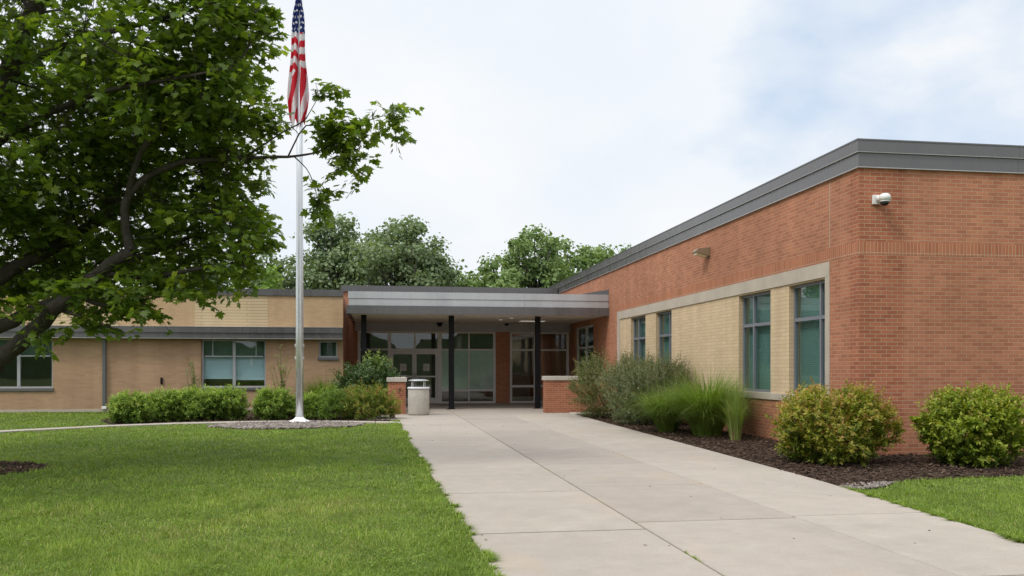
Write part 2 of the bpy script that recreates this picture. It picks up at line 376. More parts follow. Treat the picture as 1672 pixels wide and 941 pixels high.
class MB:
    """collects boxes, prisms, tubes in world metres; build() links ONE mesh object"""
    def __init__(s): s.v = []; s.f = []; s.m = []; s.sm = []
    def add(s, vs, fs, mi=0, smooth=False):
        b = len(s.v); s.v += [tuple(p) for p in vs]
        for f in fs: s.f.append([b + i for i in f]); s.m.append(mi); s.sm.append(smooth)
    def box(s, x0, x1, y0, y1, z0, z1, mi=0, bev=0.0):
        if x1 < x0: x0, x1 = x1, x0
        if y1 < y0: y0, y1 = y1, y0
        if z1 < z0: z0, z1 = z1, z0
        if bev > 0:
            bm = bmesh.new()
            bmesh.ops.create_cube(bm, size=1)
            for q in bm.verts:
                q.co.x = x0 + (q.co.x + .5) * (x1 - x0); q.co.y = y0 + (q.co.y + .5) * (y1 - y0); q.co.z = z0 + (q.co.z + .5) * (z1 - z0)
            bmesh.ops.bevel(bm, geom=list(bm.edges), offset=bev, segments=2, affect='EDGES', profile=0.6)
            bm.verts.index_update()
            s.add([q.co.copy() for q in bm.verts], [[q.index for q in f.verts] for f in bm.faces], mi)
            bm.free(); return
        s.add([(x0, y0, z0), (x1, y0, z0), (x1, y1, z0), (x0, y1, z0), (x0, y0, z1), (x1, y0, z1), (x1, y1, z1), (x0, y1, z1)],
              [(0, 3, 2, 1), (4, 5, 6, 7), (0, 1, 5, 4), (1, 2, 6, 5), (2, 3, 7, 6), (3, 0, 4, 7)], mi)
    def prism(s, pts, z0, z1, mi=0):         # pts counter-clockwise
        n = len(pts)
        s.add([(p[0], p[1], z0) for p in pts] + [(p[0], p[1], z1) for p in pts],
              [tuple(range(n - 1, -1, -1)), tuple(range(n, 2 * n))] + [(i, (i + 1) % n, n + (i + 1) % n, n + i) for i in range(n)], mi)
    def sheet(s, pts, z, mi=0): s.add([(p[0], p[1], z) for p in pts], [tuple(range(len(pts)))], mi)
    def tube(s, pts, radii, n=8, mi=0, cap=True):
        pts = [Vector(p) for p in pts]
        b = len(s.v); up = Vector((0.137, 0.219, 1)).normalized()
        prev = None
        for i, p in enumerate(pts):
            d = (pts[min(i + 1, len(pts) - 1)] - pts[max(i - 1, 0)])
            d = d.normalized() if d.length > 1e-6 else Vector((0, 0, 1))
            if prev is None:
                a = d.cross(up)
                if a.length < 0.05: a = d.cross(Vector((1, 0, 0)))
                a.normalize()
            else:
                a = prev - d * prev.dot(d); a.normalize()
            prev = a; c = d.cross(a)
            for k in range(n):
                t = 2 * math.pi * k / n
                s.v.append(tuple(p + (a * math.cos(t) + c * math.sin(t)) * radii[i]))
        for i in range(len(pts) - 1):
            for k in range(n):
                s.f.append([b + i * n + k, b + i * n + (k + 1) % n, b + (i + 1) * n + (k + 1) % n, b + (i + 1) * n + k])
                s.m.append(mi); s.sm.append(True)
        if cap:
            s.f.append([b + k for k in range(n - 1, -1, -1)]); s.m.append(mi); s.sm.append(False)
            e = b + (len(pts) - 1) * n
            s.f.append([e + k for k in range(n)]); s.m.append(mi); s.sm.append(False)
    def lathe(s, prof, c, n=32, mi=0, smooth=True):   # prof: (radius, z)
        b = len(s.v)
        for r, z in prof:
            for k in range(n):
                t = 2 * math.pi * k / n
                s.v.append((c[0] + r * math.cos(t), c[1] + r * math.sin(t), c[2] + z))
        for i in range(len(prof) - 1):
            for k in range(n):
                s.f.append([b + i * n + k, b + i * n + (k + 1) % n, b + (i + 1) * n + (k + 1) % n, b + (i + 1) * n + k])
                s.m.append(mi); s.sm.append(smooth)
        s.f.append([b + k for k in range(n - 1, -1, -1)]); s.m.append(mi); s.sm.append(False)
        e = b + (len(prof) - 1) * n
        s.f.append([e + k for k in range(n)]); s.m.append(mi); s.sm.append(False)
    def build(s, name, mats, parent=None, base=None):
        if not isinstance(mats, (list, tuple)): mats = [mats]
        off = Vector((0, 0, 0))
        q = parent
        while q is not None: off = off + Vector(q.location); q = q.parent
        if base is not None: off = off + Vector(base)
        me = bpy.data.meshes.new(name)
        me.from_pydata([(p[0] - off.x, p[1] - off.y, p[2] - off.z) for p in s.v], [], s.f)
        for m in mats: me.materials.append(m)
        me.polygons.foreach_set('material_index', s.m)
        me.polygons.foreach_set('use_smooth', s.sm)
        uvl = me.uv_layers.new(name='UVMap')
        for p in me.polygons:
            nx, ny, nz = abs(p.normal.x), abs(p.normal.y), abs(p.normal.z)
            for li in p.loop_indices:
                co = s.v[me.loops[li].vertex_index]
                if nz >= nx and nz >= ny: uvl.data[li].uv = (co[0], co[1])
                elif nx > ny: uvl.data[li].uv = (co[1], co[2])
                else: uvl.data[li].uv = (co[0], co[2])
        o = bpy.data.objects.new(name, me)
        C.objects.link(o)
        if parent is not None: o.parent = parent
        if base is not None: o.location = base
        return o

def wall_cells(mb, axis, p0, p1, a0, a1, z0, z1, holes, mi=0):
    """a wall slab between planes p0..p1 along axis, cut by rectangular holes (a0,a1,z0,z1)"""
    xs = sorted({a0, a1, *[h[0] for h in holes], *[h[1] for h in holes]})
    for xa, xb in zip(xs[:-1], xs[1:]):
        mid = (xa + xb) / 2
        segs = [(z0, z1)]
        for h in holes:
            if h[0] < mid < h[1]:
                nsg = []
                for s0, s1 in segs:
                    if h[2] > s0: nsg.append((s0, min(s1, h[2])))
                    if h[3] < s1: nsg.append((max(s0, h[3]), s1))
                segs = nsg
        for s0, s1 in segs:
            if s1 - s0 < 1e-4: continue
            if axis == 'x': mb.box(xa, xb, p0, p1, s0, s1, mi)
            else: mb.box(p0, p1, xa, xb, s0, s1, mi)

def arr_mesh(name, verts, faces, mat, parent=None, rnd=None, base=None, smooth=False):
    """numpy verts (n,3), faces (m,k) -> one mesh object, with a per-face 'rnd' attribute"""
    off = np.zeros(3)
    q = parent
    while q is not None: off = off + np.array(q.location); q = q.parent
    if base is not None: off = off + np.array(base)
    verts = np.asarray(verts, dtype=np.float64) - off
    k = faces.shape[1]
    me = bpy.data.meshes.new(name)
    me.vertices.add(len(verts)); me.vertices.foreach_set('co', verts.astype(np.float32).ravel())
    me.loops.add(faces.size); me.loops.foreach_set('vertex_index', faces.astype(np.int32).ravel())
    me.polygons.add(len(faces))
    me.polygons.foreach_set('loop_start', np.arange(0, faces.size, k, dtype=np.int32))
    me.update(calc_edges=True)
    if smooth: me.polygons.foreach_set('use_smooth', np.ones(len(faces), dtype=bool))
    if rnd is not None:
        at = me.attributes.new('rnd', 'FLOAT', 'FACE'); at.data.foreach_set('value', np.asarray(rnd, dtype=np.float32))
    me.materials.append(mat)
    o = bpy.data.objects.new(name, me)
    C.objects.link(o)
    if parent is not None: o.parent = parent
    if base is not None: o.location = base
    return o

def unit(a): return a / np.maximum(np.linalg.norm(a, axis=-1, keepdims=True), 1e-9)
def leaves(pos, axis, normal, size, tv, tf):
    y = unit(axis); x = unit(np.cross(y, normal)); z = np.cross(x, y)
    v = pos[:, None, :] + size[:, None, None] * (tv[None, :, 0:1] * x[:, None, :] + tv[None, :, 1:2] * y[:, None, :] + tv[None, :, 2:3] * z[:, None, :])
    n, k = v.shape[:2]
    f = (tf[None] + (np.arange(n) * k)[:, None, None]).reshape(-1, tf.shape[1])
    return v.reshape(-1, 3), f
OVAL_V = np.array([(0, 0, 0), (.24, .30, .05), (.22, .66, .04), (0, 1, -.10), (-.22, .66, .04), (-.24, .30, .05)], float)
OVAL_F = np.array([(0, 1, 2, 3), (0, 3, 4, 5)])
NARROW_V = OVAL_V * np.array([.55, 1, 1])
# five-lobed leaf
_h = [(0, 0), (.14, -.06), (.40, -.10), (.30, .09), (.47, .17), (.64, .45), (.41, .43), (.26, .49), (.33, .71), (.13, .74), (0, 1.02)]
_o = _h + [(-a, b) for a, b in _h[-2:0:-1]]
MAPLE_V = np.array([(0, .30, .05)] + [(a, b, -.16 * (a * a + max(0, b - .3) ** 2) + .02) for a, b in _o], float)
MAPLE_F = np.array([(0, 1 + i, 1 + (i + 1) % len(_o)) for i in range(len(_o))])

def arcs(base, dirh, Ln, lean, bend, width, seg=5):
    """curved blades; returns verts, quad faces"""
    n = len(base)
    t = np.linspace(0, 1, seg + 1)[None, :, None]
    up = np.array([0, 0, 1.0])[None, None, :]
    d = dirh[:, None, :]; Lb = Ln[:, None, None]
    p = base[:, None, :] + d * Lb * (lean[:, None, None] * t + bend[:, None, None] * t * t * 0.9) + up * Lb * (t - 0.62 * bend[:, None, None] * t * t * t - 0.25 * lean[:, None, None] * t)
    side = np.stack([-dirh[:, 1], dirh[:, 0], np.zeros(n)], -1)[:, None, :]
    w = width[:, None, None] * np.clip(1.02 - t ** 1.6, 0.04, 1)
    v = np.stack([p - side * w, p + side * w], 2)       # n, seg+1, 2, 3
    k = (seg + 1) * 2
    tf = np.array([(2 * i, 2 * i + 1, 2 * i + 3, 2 * i + 2) for i in range(seg)])
    f = (tf[None] + (np.arange(n) * k)[:, None, None]).reshape(-1, 4)
    return v.reshape(-1, 3), f, seg

# ------------------------------------------------------------------ the setting: ground
def struct(o): o['kind'] = 'structure'; return o
g = MB(); g.sheet([(-400, -300), (400, -300), (400, 500), (-400, 500)], -0.004)
struct(g.build('ground', M['lawn']))

LE = [(-4, 0.87), (5, 0.83), (10, 0.74), (17, 0.60), (24, 0.50), (27.2, 0.46)]
RE = [(-4, 5.05), (6.5, 5.41), (8.3, 5.54), (10.5, 5.73), (14, 5.86), (20, 6.02), (27.9, 6.25)]
def lin(tab, y):
    return float(np.interp(y, [a for a, b in tab], [b for a, b in tab]))
J1, J2 = 2.42, 4.07
rng = np.random.default_rng(7)

def slab(mb, rv, pts, z0=-0.08, z1=0.03, bev=0.012, tone=0.5, inset=0.009):
    c = np.mean(np.array(pts), axis=0)
    def ins(p, d):
        v = c - np.array(p); l = np.linalg.norm(v)
        return np.array(p) + v / l * d * 1.4
    lo = [ins(p, inset) for p in pts]; up = [ins(p, inset + bev) for p in pts]
    n = len(pts); f0 = len(mb.f)
    vs = [(p[0], p[1], z0) for p in lo] + [(p[0], p[1], z1 - bev * .6) for p in lo] + [(p[0], p[1], z1) for p in up]
    fs = [tuple(range(2 * n, 3 * n))]
    for i in range(n):
        j = (i + 1) % n
        fs += [(i, j, n + j, n + i), (n + i, n + j, 2 * n + j, 2 * n + i)]
    mb.add(vs, fs)
    rv += [tone] * (len(mb.f) - f0)

walk = MB(); rv = []
ys_l = [-3.9, -1.0, 2.6, 5.15, 7.6, 10.1, 12.6, 15.2, 17.5, 20.1, 22.9, 25.4, 27.2]
ys_m = [-3.9, -1.0, 2.9, 5.45, 7.95, 10.46, 12.9, 15.35, 17.9, 20.4, 23.1, 25.5, 27.2]
ys_r = [-3.9, -1.0, 2.9, 5.5, 8.05, 10.5, 13.0, 15.4, 17.9, 20.5, 23.1, 25.5, 27.2]
for ys, kind in ((ys_l, 0), (ys_m, 1), (ys_r, 2)):
    for a, b in zip(ys[:-1], ys[1:]):
        t = float(np.clip(rng.normal((0.60, 0.42, 0.64)[kind], 0.11), 0, 1))
        if kind == 2 and a < 8.0 < b + 2.6: t = 0.72
        ga = 0.001
        if kind == 0: a += .016; b -= .016; pts = [(lin(LE, a), a), (J1 - ga, a), (J1 - ga, b), (lin(LE, b), b)]
        elif kind == 1: a += .012; b -= .012; pts = [(J1 + ga, a), (J2, a), (J2, b), (J1 + ga, b)]
        else: a += .008; b -= .008; pts = [(J2, a), (lin(RE, a), a), (lin(RE, b), b), (J2, b)]
        slab(walk, rv, pts, tone=t)
# forecourt under and before the canopy
for ya, yb in ((27.2, 29.6), (29.6, 32.5), (32.5, 35.5), (35.5, 38.62)):
    xs = [0.46, J1, J2, 5.75, 8.10] if ya < 29 else [-1.28, J1, J2, 5.75, 8.10]
    for xa, xb in zip(xs[:-1], xs[1:]):
        slab(walk, rv, [(xa, ya), (xb, ya), (xb, yb), (xa, yb)], tone=float(np.clip(rng.normal(0.55, 0.1), 0, 1)))
# small apron at the bed's end and the light stone edge
o = walk.build('walkway', M['concrete']); struct(o)
at = o.data.attributes.new('rnd', 'FLOAT', 'FACE'); at.data.foreach_set('value', np.array(rv, np.float32))
jb = MB(); jb.sheet([(lin(LE, -3.9) + .03, -3.9), (lin(RE, -3.9) - .03, -3.9), (lin(RE, 27.2) - .03, 27.2), (8.0, 27.2), (8.0, 38.5), (-1.2, 38.5), (-1.2, 29.7), (.5, 29.7), (.5, 27.2)], 0.012)
struct(jb.build('joint_filler', M['joint']))

# narrow path that crosses in front of the left beds
PC = [G(u, v) for u, v in ((-330, 726), (-160, 715), (0, 706), (90, 701.6), (180, 696.8), (300, 692.6), (420, 690), (540, 689.6), (600, 690.4), (658, 691.5))]
def path_y(x): return float(np.interp(x, [p[0] for p in PC], [p[1] for p in PC]))
pm = MB(); rv = []
xs = np.linspace(PC[0][0], PC[-1][0] - 0.0, 17)
for a, b in zip(xs[:-1], xs[1:]):
    slab(pm, rv, [(a, path_y(a) - .28), (b, path_y(b) - .28), (b, path_y(b) + .28), (a, path_y(a) + .28)], tone=float(rng.uniform(.7, 1)), z1=0.035)
o = pm.build('path', M['concrete']); struct(o)
at = o.data.attributes.new('rnd', 'FLOAT', 'FACE'); at.data.foreach_set('value', np.array(rv, np.float32))

# beds
def wobble_poly(pts, step=0.35, amp=0.07, seed=1):
    rg = np.random.default_rng(seed); out = []
    for i in range(len(pts)):
        a = np.array(pts[i], float); b = np.array(pts[(i + 1) % len(pts)], float)
        n = max(1, int(np.linalg.norm(b - a) / step))
        for k in range(n):
            p = a + (b - a) * k / n
            out.append(tuple(p + rg.normal(0, amp, 2) * (k > 0)))
    return out
RB_PTS = [(5.70, 9.85), (5.95, 9.95), (6.5, 10.35), (7.6, 10.68), (9.0, 10.72), (12, 10.6), (16, 10.5), (16, 13.62), (8.13, 13.62), (8.13, 27.95), (6.22, 27.9), (6.0, 20), (5.84, 14), (5.74, 10.6)]
b = MB(); b.sheet(RB_PTS, 0.004)
struct(b.build('mulch_bed', M['mulch']))
LB_PTS = [G(186, 695), G(300, 691.4), G(420, 688.9), G(540, 688.4), (0.44, 24.5), (0.44, 31.4), (-8.7, 31.4), (-7.9, 26)]
b = MB(); b.sheet(LB_PTS, 0.004)
struct(b.build('shrub_bed', M['mulch']))
GX, GY = G(470, 695.5)
GR = [(GX + 1.95 * math.cos(t) + .05 * math.sin(7 * t), GY + 1.25 * math.sin(t) + .05 * math.sin(5 * t + 1)) for t in np.linspace(0, 2 * math.pi, 48, endpoint=False)]
GR = [(x, min(y, path_y(x) - 0.27)) for x, y in GR]
b = MB(); b.sheet(GR, 0.004)
struct(b.build('gravel_bed', M['gravel_bed']))
TX, TY = P(-78, 770, 12.6).x, P(-78, 770, 12.6).y
b = MB(); b.sheet([(TX + (1.28 + .12 * math.sin(3 * t)) * math.cos(t), TY + (1.05 + .12 * math.sin(4 * t)) * math.sin(t)) for t in np.linspace(0, 2 * math.pi, 40, endpoint=False)], 0.004)
struct(b.build('tree_pit', M['mulch']))

# ridge added behind the viewer as tree stand-in, darkens reflections in the glass
hv = []; hf = []
na, nr = 90, 14
hr = np.random.default_rng(3)
for i in range(na):
    a = R_(100 + 160 * i / (na - 1))
    for j in range(nr):
        r = 85 + 5 * j
        h = 11 * math.sin(math.pi * min(1, (j + .2) / 7) / 2) * (0.8 + .25 * math.sin(i * .7) + .12 * math.sin(i * 2.3)) + hr.uniform(-.7, .7) * (j > 0)
        hv.append((r * math.sin(a), r * math.cos(a), h if j else -0.3))
for i in range(na - 1):
    for j in range(nr - 1):
        q = i * nr + j; hf.append((q, q + 1, q + nr + 1, q + nr))
b = MB(); b.add(hv, hf, 0, True); struct(b.build('hill', M['wood_hill']))

# ------------------------------------------------------------------ the brick wing on the right
XW, YC, ZT = 8.12, 13.61, 5.41
ZL1, ZL0 = 3.46, 3.19            # lintel
ZS1, ZS0 = 0.99, 0.85             # sill
Y_NEAR, Y_FAR = yat(1355, XW), yat(1008, XW)
wing = thing('brick_wing', 'red brick school wing with buff panels and dark metal roof edge right of walkway', 'building', (XW, YC, 0))
w = MB()
YE0, YE1 = yat(969, XW), yat(938, XW)
wall_cells(w, 'y', XW, XW + .3, YC + .3, 54, 0, 4.97, [(Y_NEAR, Y_FAR, ZS0, ZL1), (YE0, YE1, .04, 3.22)])
w.box(XW, 8.95, YC, YC + .3, 0, 4.97, 1)
w.box(8.95, 26, YC, YC + .3, 0, 4.97, 0)
w.box(XW + .3, 26, 53.7, 54, 0, 4.97); w.box(25.7, 26, YC + .3, 53.7, 0, 4.97)
w.build('wall', [M['red_brick'], M['red_brick_deep']], wing)
b = MB(); b.box(XW + .05, 25.95, YC + .05, 53.95, 4.975, 5.30); b.build('roof', M['roofing'], wing)
# interior partition keeps the rooms dark
b = MB(); b.box(12.5, 12.7, YC + .3, 53.7, 0.01, 4.9); b.box(XW + .32, 12.5, YC + .3, 53.6, 0.005, 0.02); b.build('interior_wall', M['room'], wing)
# control joint line in the left face
b = MB(); b.box(XW - .0025, XW + .01, Y_NEAR - .007, Y_NEAR + .007, ZL1 + .25, 4.94); b.build('control_joint', M['stone'], wing)
# soldier course
b = MB()
b.box(XW - .003, 8.95, YC - .003, YC + .01, 3.46, 3.685, 0); b.box(8.95, 26, YC - .003, YC + .01, 3.46, 3.685, 0)
b.box(XW - .003, XW + .01, YC + .01, Y_FAR, 3.463, 3.685, 0)
b.build('soldier_course', M['soldier'], wing)
# stone frame round the strip of windows
b = MB(); b.box(XW - .012, XW + .28, Y_NEAR, Y_FAR, ZL0, ZL1 - .003, 0)
b.build('lintel', M['stone'], wing)
for y0, y1 in ((Y_NEAR, Y_NEAR + .16), (Y_FAR - .30, Y_FAR)):
    b = MB(); b.box(XW - .010, XW + .26, y0, y1, ZS1, ZL0, 0); b.build('jamb', M['stone'], wing)
# sill in three lengths
for y0, y1 in zip(np.linspace(Y_NEAR, Y_FAR, 9)[:-1], np.linspace(Y_NEAR, Y_FAR, 9)[1:]):
    b = MB(); b.box(XW - .035, XW + .27, y0 + .004, y1 - .004, ZS0, ZS1, 0, .006); b.build('sill', M['stone'], wing)
wins = [(1287, 1351), (1205, 1257), (1070, 1095.5), (1029, 1053)]
holes = []
for ua, ub in wins:
    holes.append((yat(ub, XW), yat(ua, XW), ZS1, ZL0 - .03))
b = MB(); wall_cells(b, 'y', XW + .018, XW + .25, Y_NEAR + .16, Y_FAR - .30, ZS1, ZL0, holes)
b.build('buff_panel', M['buff_brick'], wing)
for i, (ya, yb, z0, z1) in enumerate(holes):
    xf = XW + .115
    fr = MB(); t = .055
    ZM = 2.47
    fr.box(xf, xf + .08, ya, ya + t, z0, z1); fr.box(xf, xf + .08, yb - t, yb, z0, z1)
    fr.box(xf, xf + .08, ya + t, yb - t, z0, z0 + t); fr.box(xf, xf + .08, ya + t, yb - t, z1 - t, z1)
    ym = (ya + (yb - ya) * .30) if i in (0, 2) else (ya + (yb - ya) * .64)
    fr.box(xf - .004, xf + .076, ym - .03, ym + .03, z0 + t, z1 - t)
    fr.box(xf - .002, xf + .078, ya + t, ym - .03, ZM - .035, ZM + .035)
    fr.box(xf - .002, xf + .078, ym + .03, yb - t, ZM - .035, ZM + .035)
    win = fr.build('window', M['wing_frame'], wing)
    for (p0, p1) in ((ya + t, ym - .03), (ym + .03, yb - t)):
        for (q0, q1) in ((z0 + t, ZM - .035), (ZM + .035, z1 - t)):
            pn = MB(); pn.box(xf + .035, xf + .043, p0, p1, q0, q1); pn.build('pane', M['glass_wing'], win)
    bl = MB(); bl.box(xf + .13, xf + .15, ya + .02, yb - .02, z0 + .02, z1 - .02); bl.build('blind', M['blind'], win)
# roof edge
def band(mb, p, z0, z1, mi=0, seam=3.05):
    y = YC + .2; ys = list(np.arange(y, 54, seam)) + [54.05]
    for a, c in zip(ys[:-1], ys[1:]): mb.box(XW - p, XW + .12, a + (.003 if a > y else 0), c, z0, z1, mi)
    xs = [XW - p] + list(np.arange(XW + 3.0, 26, seam)) + [26.05]
    for a, c in zip(xs[:-1], xs[1:]): mb.box(a + (.003 if a > 9 else 0), c, YC - p, YC + .2, z0, z1, mi)
b = MB()
band(b, .035, 4.955, 5.195); band(b, .065, 5.205, 5.40)
b.build('roof_edge', M['dark_metal'], wing)
b = MB(); band(b, .048, 4.940, 4.954, 0, 60); band(b, .072, 5.196, 5.2045, 0, 60); b.build('drip_edge', M['drip'], wing)
b = MB(); band(b, .075, 5.401, 5.425, 0, 6.1); b.build('coping_cap', M['dark_metal'], wing)
# glazed side window under the canopy
xf = XW + .10
fr = MB(); z0, z1 = .04, 3.22
for a, c in ((YE0, YE0 + .07), (YE1 - .07, YE1), ((YE0 + YE1) / 2 - .05, (YE0 + YE1) / 2 + .05)): fr.box(xf, xf + .1, a, c, z0, z1)
for zc in (.07, 2.35, 3.18): fr.box(xf + .003, xf + .097, YE0 + .07, YE1 - .07, zc - .04, zc + .04)
sw = fr.build('side_window', M['alu'], wing)
pn = MB(); pn.box(xf + .04, xf + .05, YE0 + .05, YE1 - .05, z0 + .05, z1 - .05); pn.build('pane', M['glass_front'], sw)

# lamp and camera that hang on the wing
ly = yat(1156, XW); lz = zat(412, XW, ly)
lamp = thing('wall_light', 'bronze wedge shaped wall light high on the red brick side wall', 'wall light', (XW, ly, lz))
b = MB()
prof = [(XW - .01, lz + .10), (XW - .30, lz + .07), (XW - .36, lz + .02), (XW - .36, lz - .02), (XW - .01, lz - .11)]
n = len(prof)
b.add([(x, ly - .15, z) for x, z in prof] + [(x, ly + .15, z) for x, z in prof], [tuple(range(n)), tuple(range(2 * n - 1, n - 1, -1))] + [(i, n + i, n + (i + 1) % n, (i + 1) % n) for i in range(n)])
b.build('housing', M['bronze'], lamp)
b = MB()
q0, q1 = (XW - .335, lz - .031), (XW - .06, lz - .103)
b.add([(q0[0], ly - .115, q0[1]), (q1[0], ly - .115, q1[1]), (q1[0], ly + .115, q1[1]), (q0[0], ly + .115, q0[1]),
       (q0[0], ly - .10, q0[1] - .04), (q1[0] - .02, ly - .10, q1[1] - .03), (q1[0] - .02, ly + .10, q1[1] - .03), (q0[0], ly + .10, q0[1] - .04)],
      [(3, 2, 1, 0), (4, 5, 6, 7), (0, 1, 5, 4), (1, 2, 6, 5), (2, 3, 7, 6), (3, 0, 4, 7)])
b.build('lens', M['lens'], lamp)
b = MB(); b.box(XW - .012, XW - .001, ly - .11, ly + .11, lz - .14, lz + .13, 0, .003); b.build('back_plate', M['bronze'], lamp)

cx = xat(1431, YC); cz = zat(327, cx, YC)
sc = thing('security_camera', 'white security camera on square bracket near the brick corner', 'camera', (cx, YC, cz))
b = MB(); b.box(cx - .085, cx + .06, YC - .035, YC - .001, cz - .075, cz + .085, 0, .006); b.build('mounting_plate', M['white_plastic'], sc)
b = MB(); b.tube([(cx - .01, YC - .03, cz + .02), (cx + .02, YC - .07, cz + .02), (cx + .04, YC - .13, cz + .015)], [.06, .055, .05], 14); b.build('arm', M['white_plastic'], sc)
hx, hy = cx + .055, YC - .16
b = MB(); b.lathe([(.0, .085), (.055, .082), (.085, .06), (.095, .03), (.095, -.035)][::-1], (hx, hy, cz), 28); b.build('housing', M['white_plastic'], sc)
b = MB(); b.lathe([(.088, -.036), (.09, -.055), (.083, -.06)][::-1], (hx, hy, cz), 28); b.build('collar', M['alu'], sc)
b = MB(); b.lathe([(.078, -.058), (.07, -.09), (.045, -.118), (.0, -.128)][::-1], (hx, hy, cz), 28); b.build('dome', M['dark_plastic'], sc)

# ------------------------------------------------------------------ the low classroom wing on the left
YL = 31.5; XE = -1.30; XLW = -27.0
left = thing('classroom_wing', 'low tan brick classroom wing with dark roof edge and eyebrow fascia behind flagpole', 'building', (XE, YL, 0))
def zl(v, u): X = xat(u, YL); return zat(v, X, YL)
wA = (xat(-84, YL), xat(86, YL), .83, 2.53)
wB = (xat(329, YL), xat(434, YL), .83, 2.53)
wS = (xat(520.5, YL), xat(551, YL), 1.90, 2.50)
wC = (xat(-400, YL), xat(-290, YL), .83, 2.53)
ZEB0, ZEB1 = 2.55, 2.955
w = MB()
wall_cells(w, 'x', YL, YL + .3, XLW, XE - .012, 0, ZEB0 + .1, [wA, wB, wS, wC])
w.box(XE - .3, XE - .012, YL + .3, 46, 0, ZEB0 + .1)
w.box(XLW, XLW + .3, YL + .3, 46, 0, 4.1); w.box(XLW + .3, XE - .3, 45.7, 46, 0, 4.1)
w.build('wall', M['tan_brick'], left)
b = MB()
ed = [XLW, xat(-260, YL), xat(-90, YL), xat(60, YL), xat(192, YL), xat(318, YL), xat(437, YL), XE - .012]
for i, (a, c) in enumerate(zip(ed[:-1], ed[1:])):
    b.box(a, c, YL + .004, YL + .3, ZEB0 + .1, 4.12, i % 2)
b.build('upper_panel', [M['tan_upper'], M['cream_brick']] if True else None, left)
# red brick return beside the entrance
b = MB(); b.box(XE - .011, XE, YL + .001, 38.5, 0, 4.12); b.build('return_wall', M['red_brick'], left)
b = MB(); b.box(XLW, XE - .02, YL + .3, 45.7, 3.9, 4.1); b.build('roof', M['roofing'], left)
b = MB(); b.box(XLW + .3, XE - .3, 36, 36.2, 0.01, 3.9); b.box(XLW + .3, XE - .3, YL + .3, 36, .005, .02); b.box(xat(200, YL), xat(200, YL) + .15, YL + .3, 36, .02, 3.9); b.build('interior_wall', M['room'], left)
b = MB()
for a, c in zip(list(np.arange(XLW, XE - 1, 3.4)), list(np.arange(XLW + 3.4, XE - 1, 3.4)) + [XE - .002]):
    b.box(a + .002, c - .002, YL - .05, YL + .3, 4.10, 4.335)
b.build('roof_edge', M['dark_metal'], left)
b = MB(); b.box(XLW, XE - .005, YL - .40, YL - .001, 2.755, ZEB1); b.box(XLW, XE - .008, YL - .36, YL - .001, ZEB0 + .012, 2.75); b.build('eyebrow_fascia', M['dark_metal'], left)
b = MB(); b.box(XLW, XE - .006, YL - .375, YL - .004, ZEB0 - .004, ZEB0 + .011); b.box(XLW, XE - .006, YL - .41, YL - .002, ZEB1 + .001, ZEB1 + .014); b.build('drip_edge', M['drip'], left)
b = MB(); b.box(xat(309, YL), xat(329, YL) - .02, YL - .03, YL - .001, .1, ZEB0 - .005); b.build('pilaster', M['tan_brick'], left)
b = MB(); b.box(XLW, XE - .02, YL - .015, YL - .0015, 0, .10); b.build('foundation', M['stone'], left)
dx = xat(171, YL)
b = MB(); b.box(dx - .055, dx + .055, YL - .10, YL - .004, .16, ZEB0 - .006, 0, .01); ds = b.build('downspout', M['grey_metal'], left)
b = MB(); b.box(dx - .075, dx + .075, YL - .115, YL - .003, .10, .20, 0, .01); b.build('boot', M['white_plastic'], ds)
b = MB(); b.box(xat(264, YL) - .035, xat(264, YL) + .035, YL - .05, YL - .002, zl(624, 264) - .07, zl(619, 264) + .05, 0, .008); b.build('hose_tap', M['black_steel'], left)

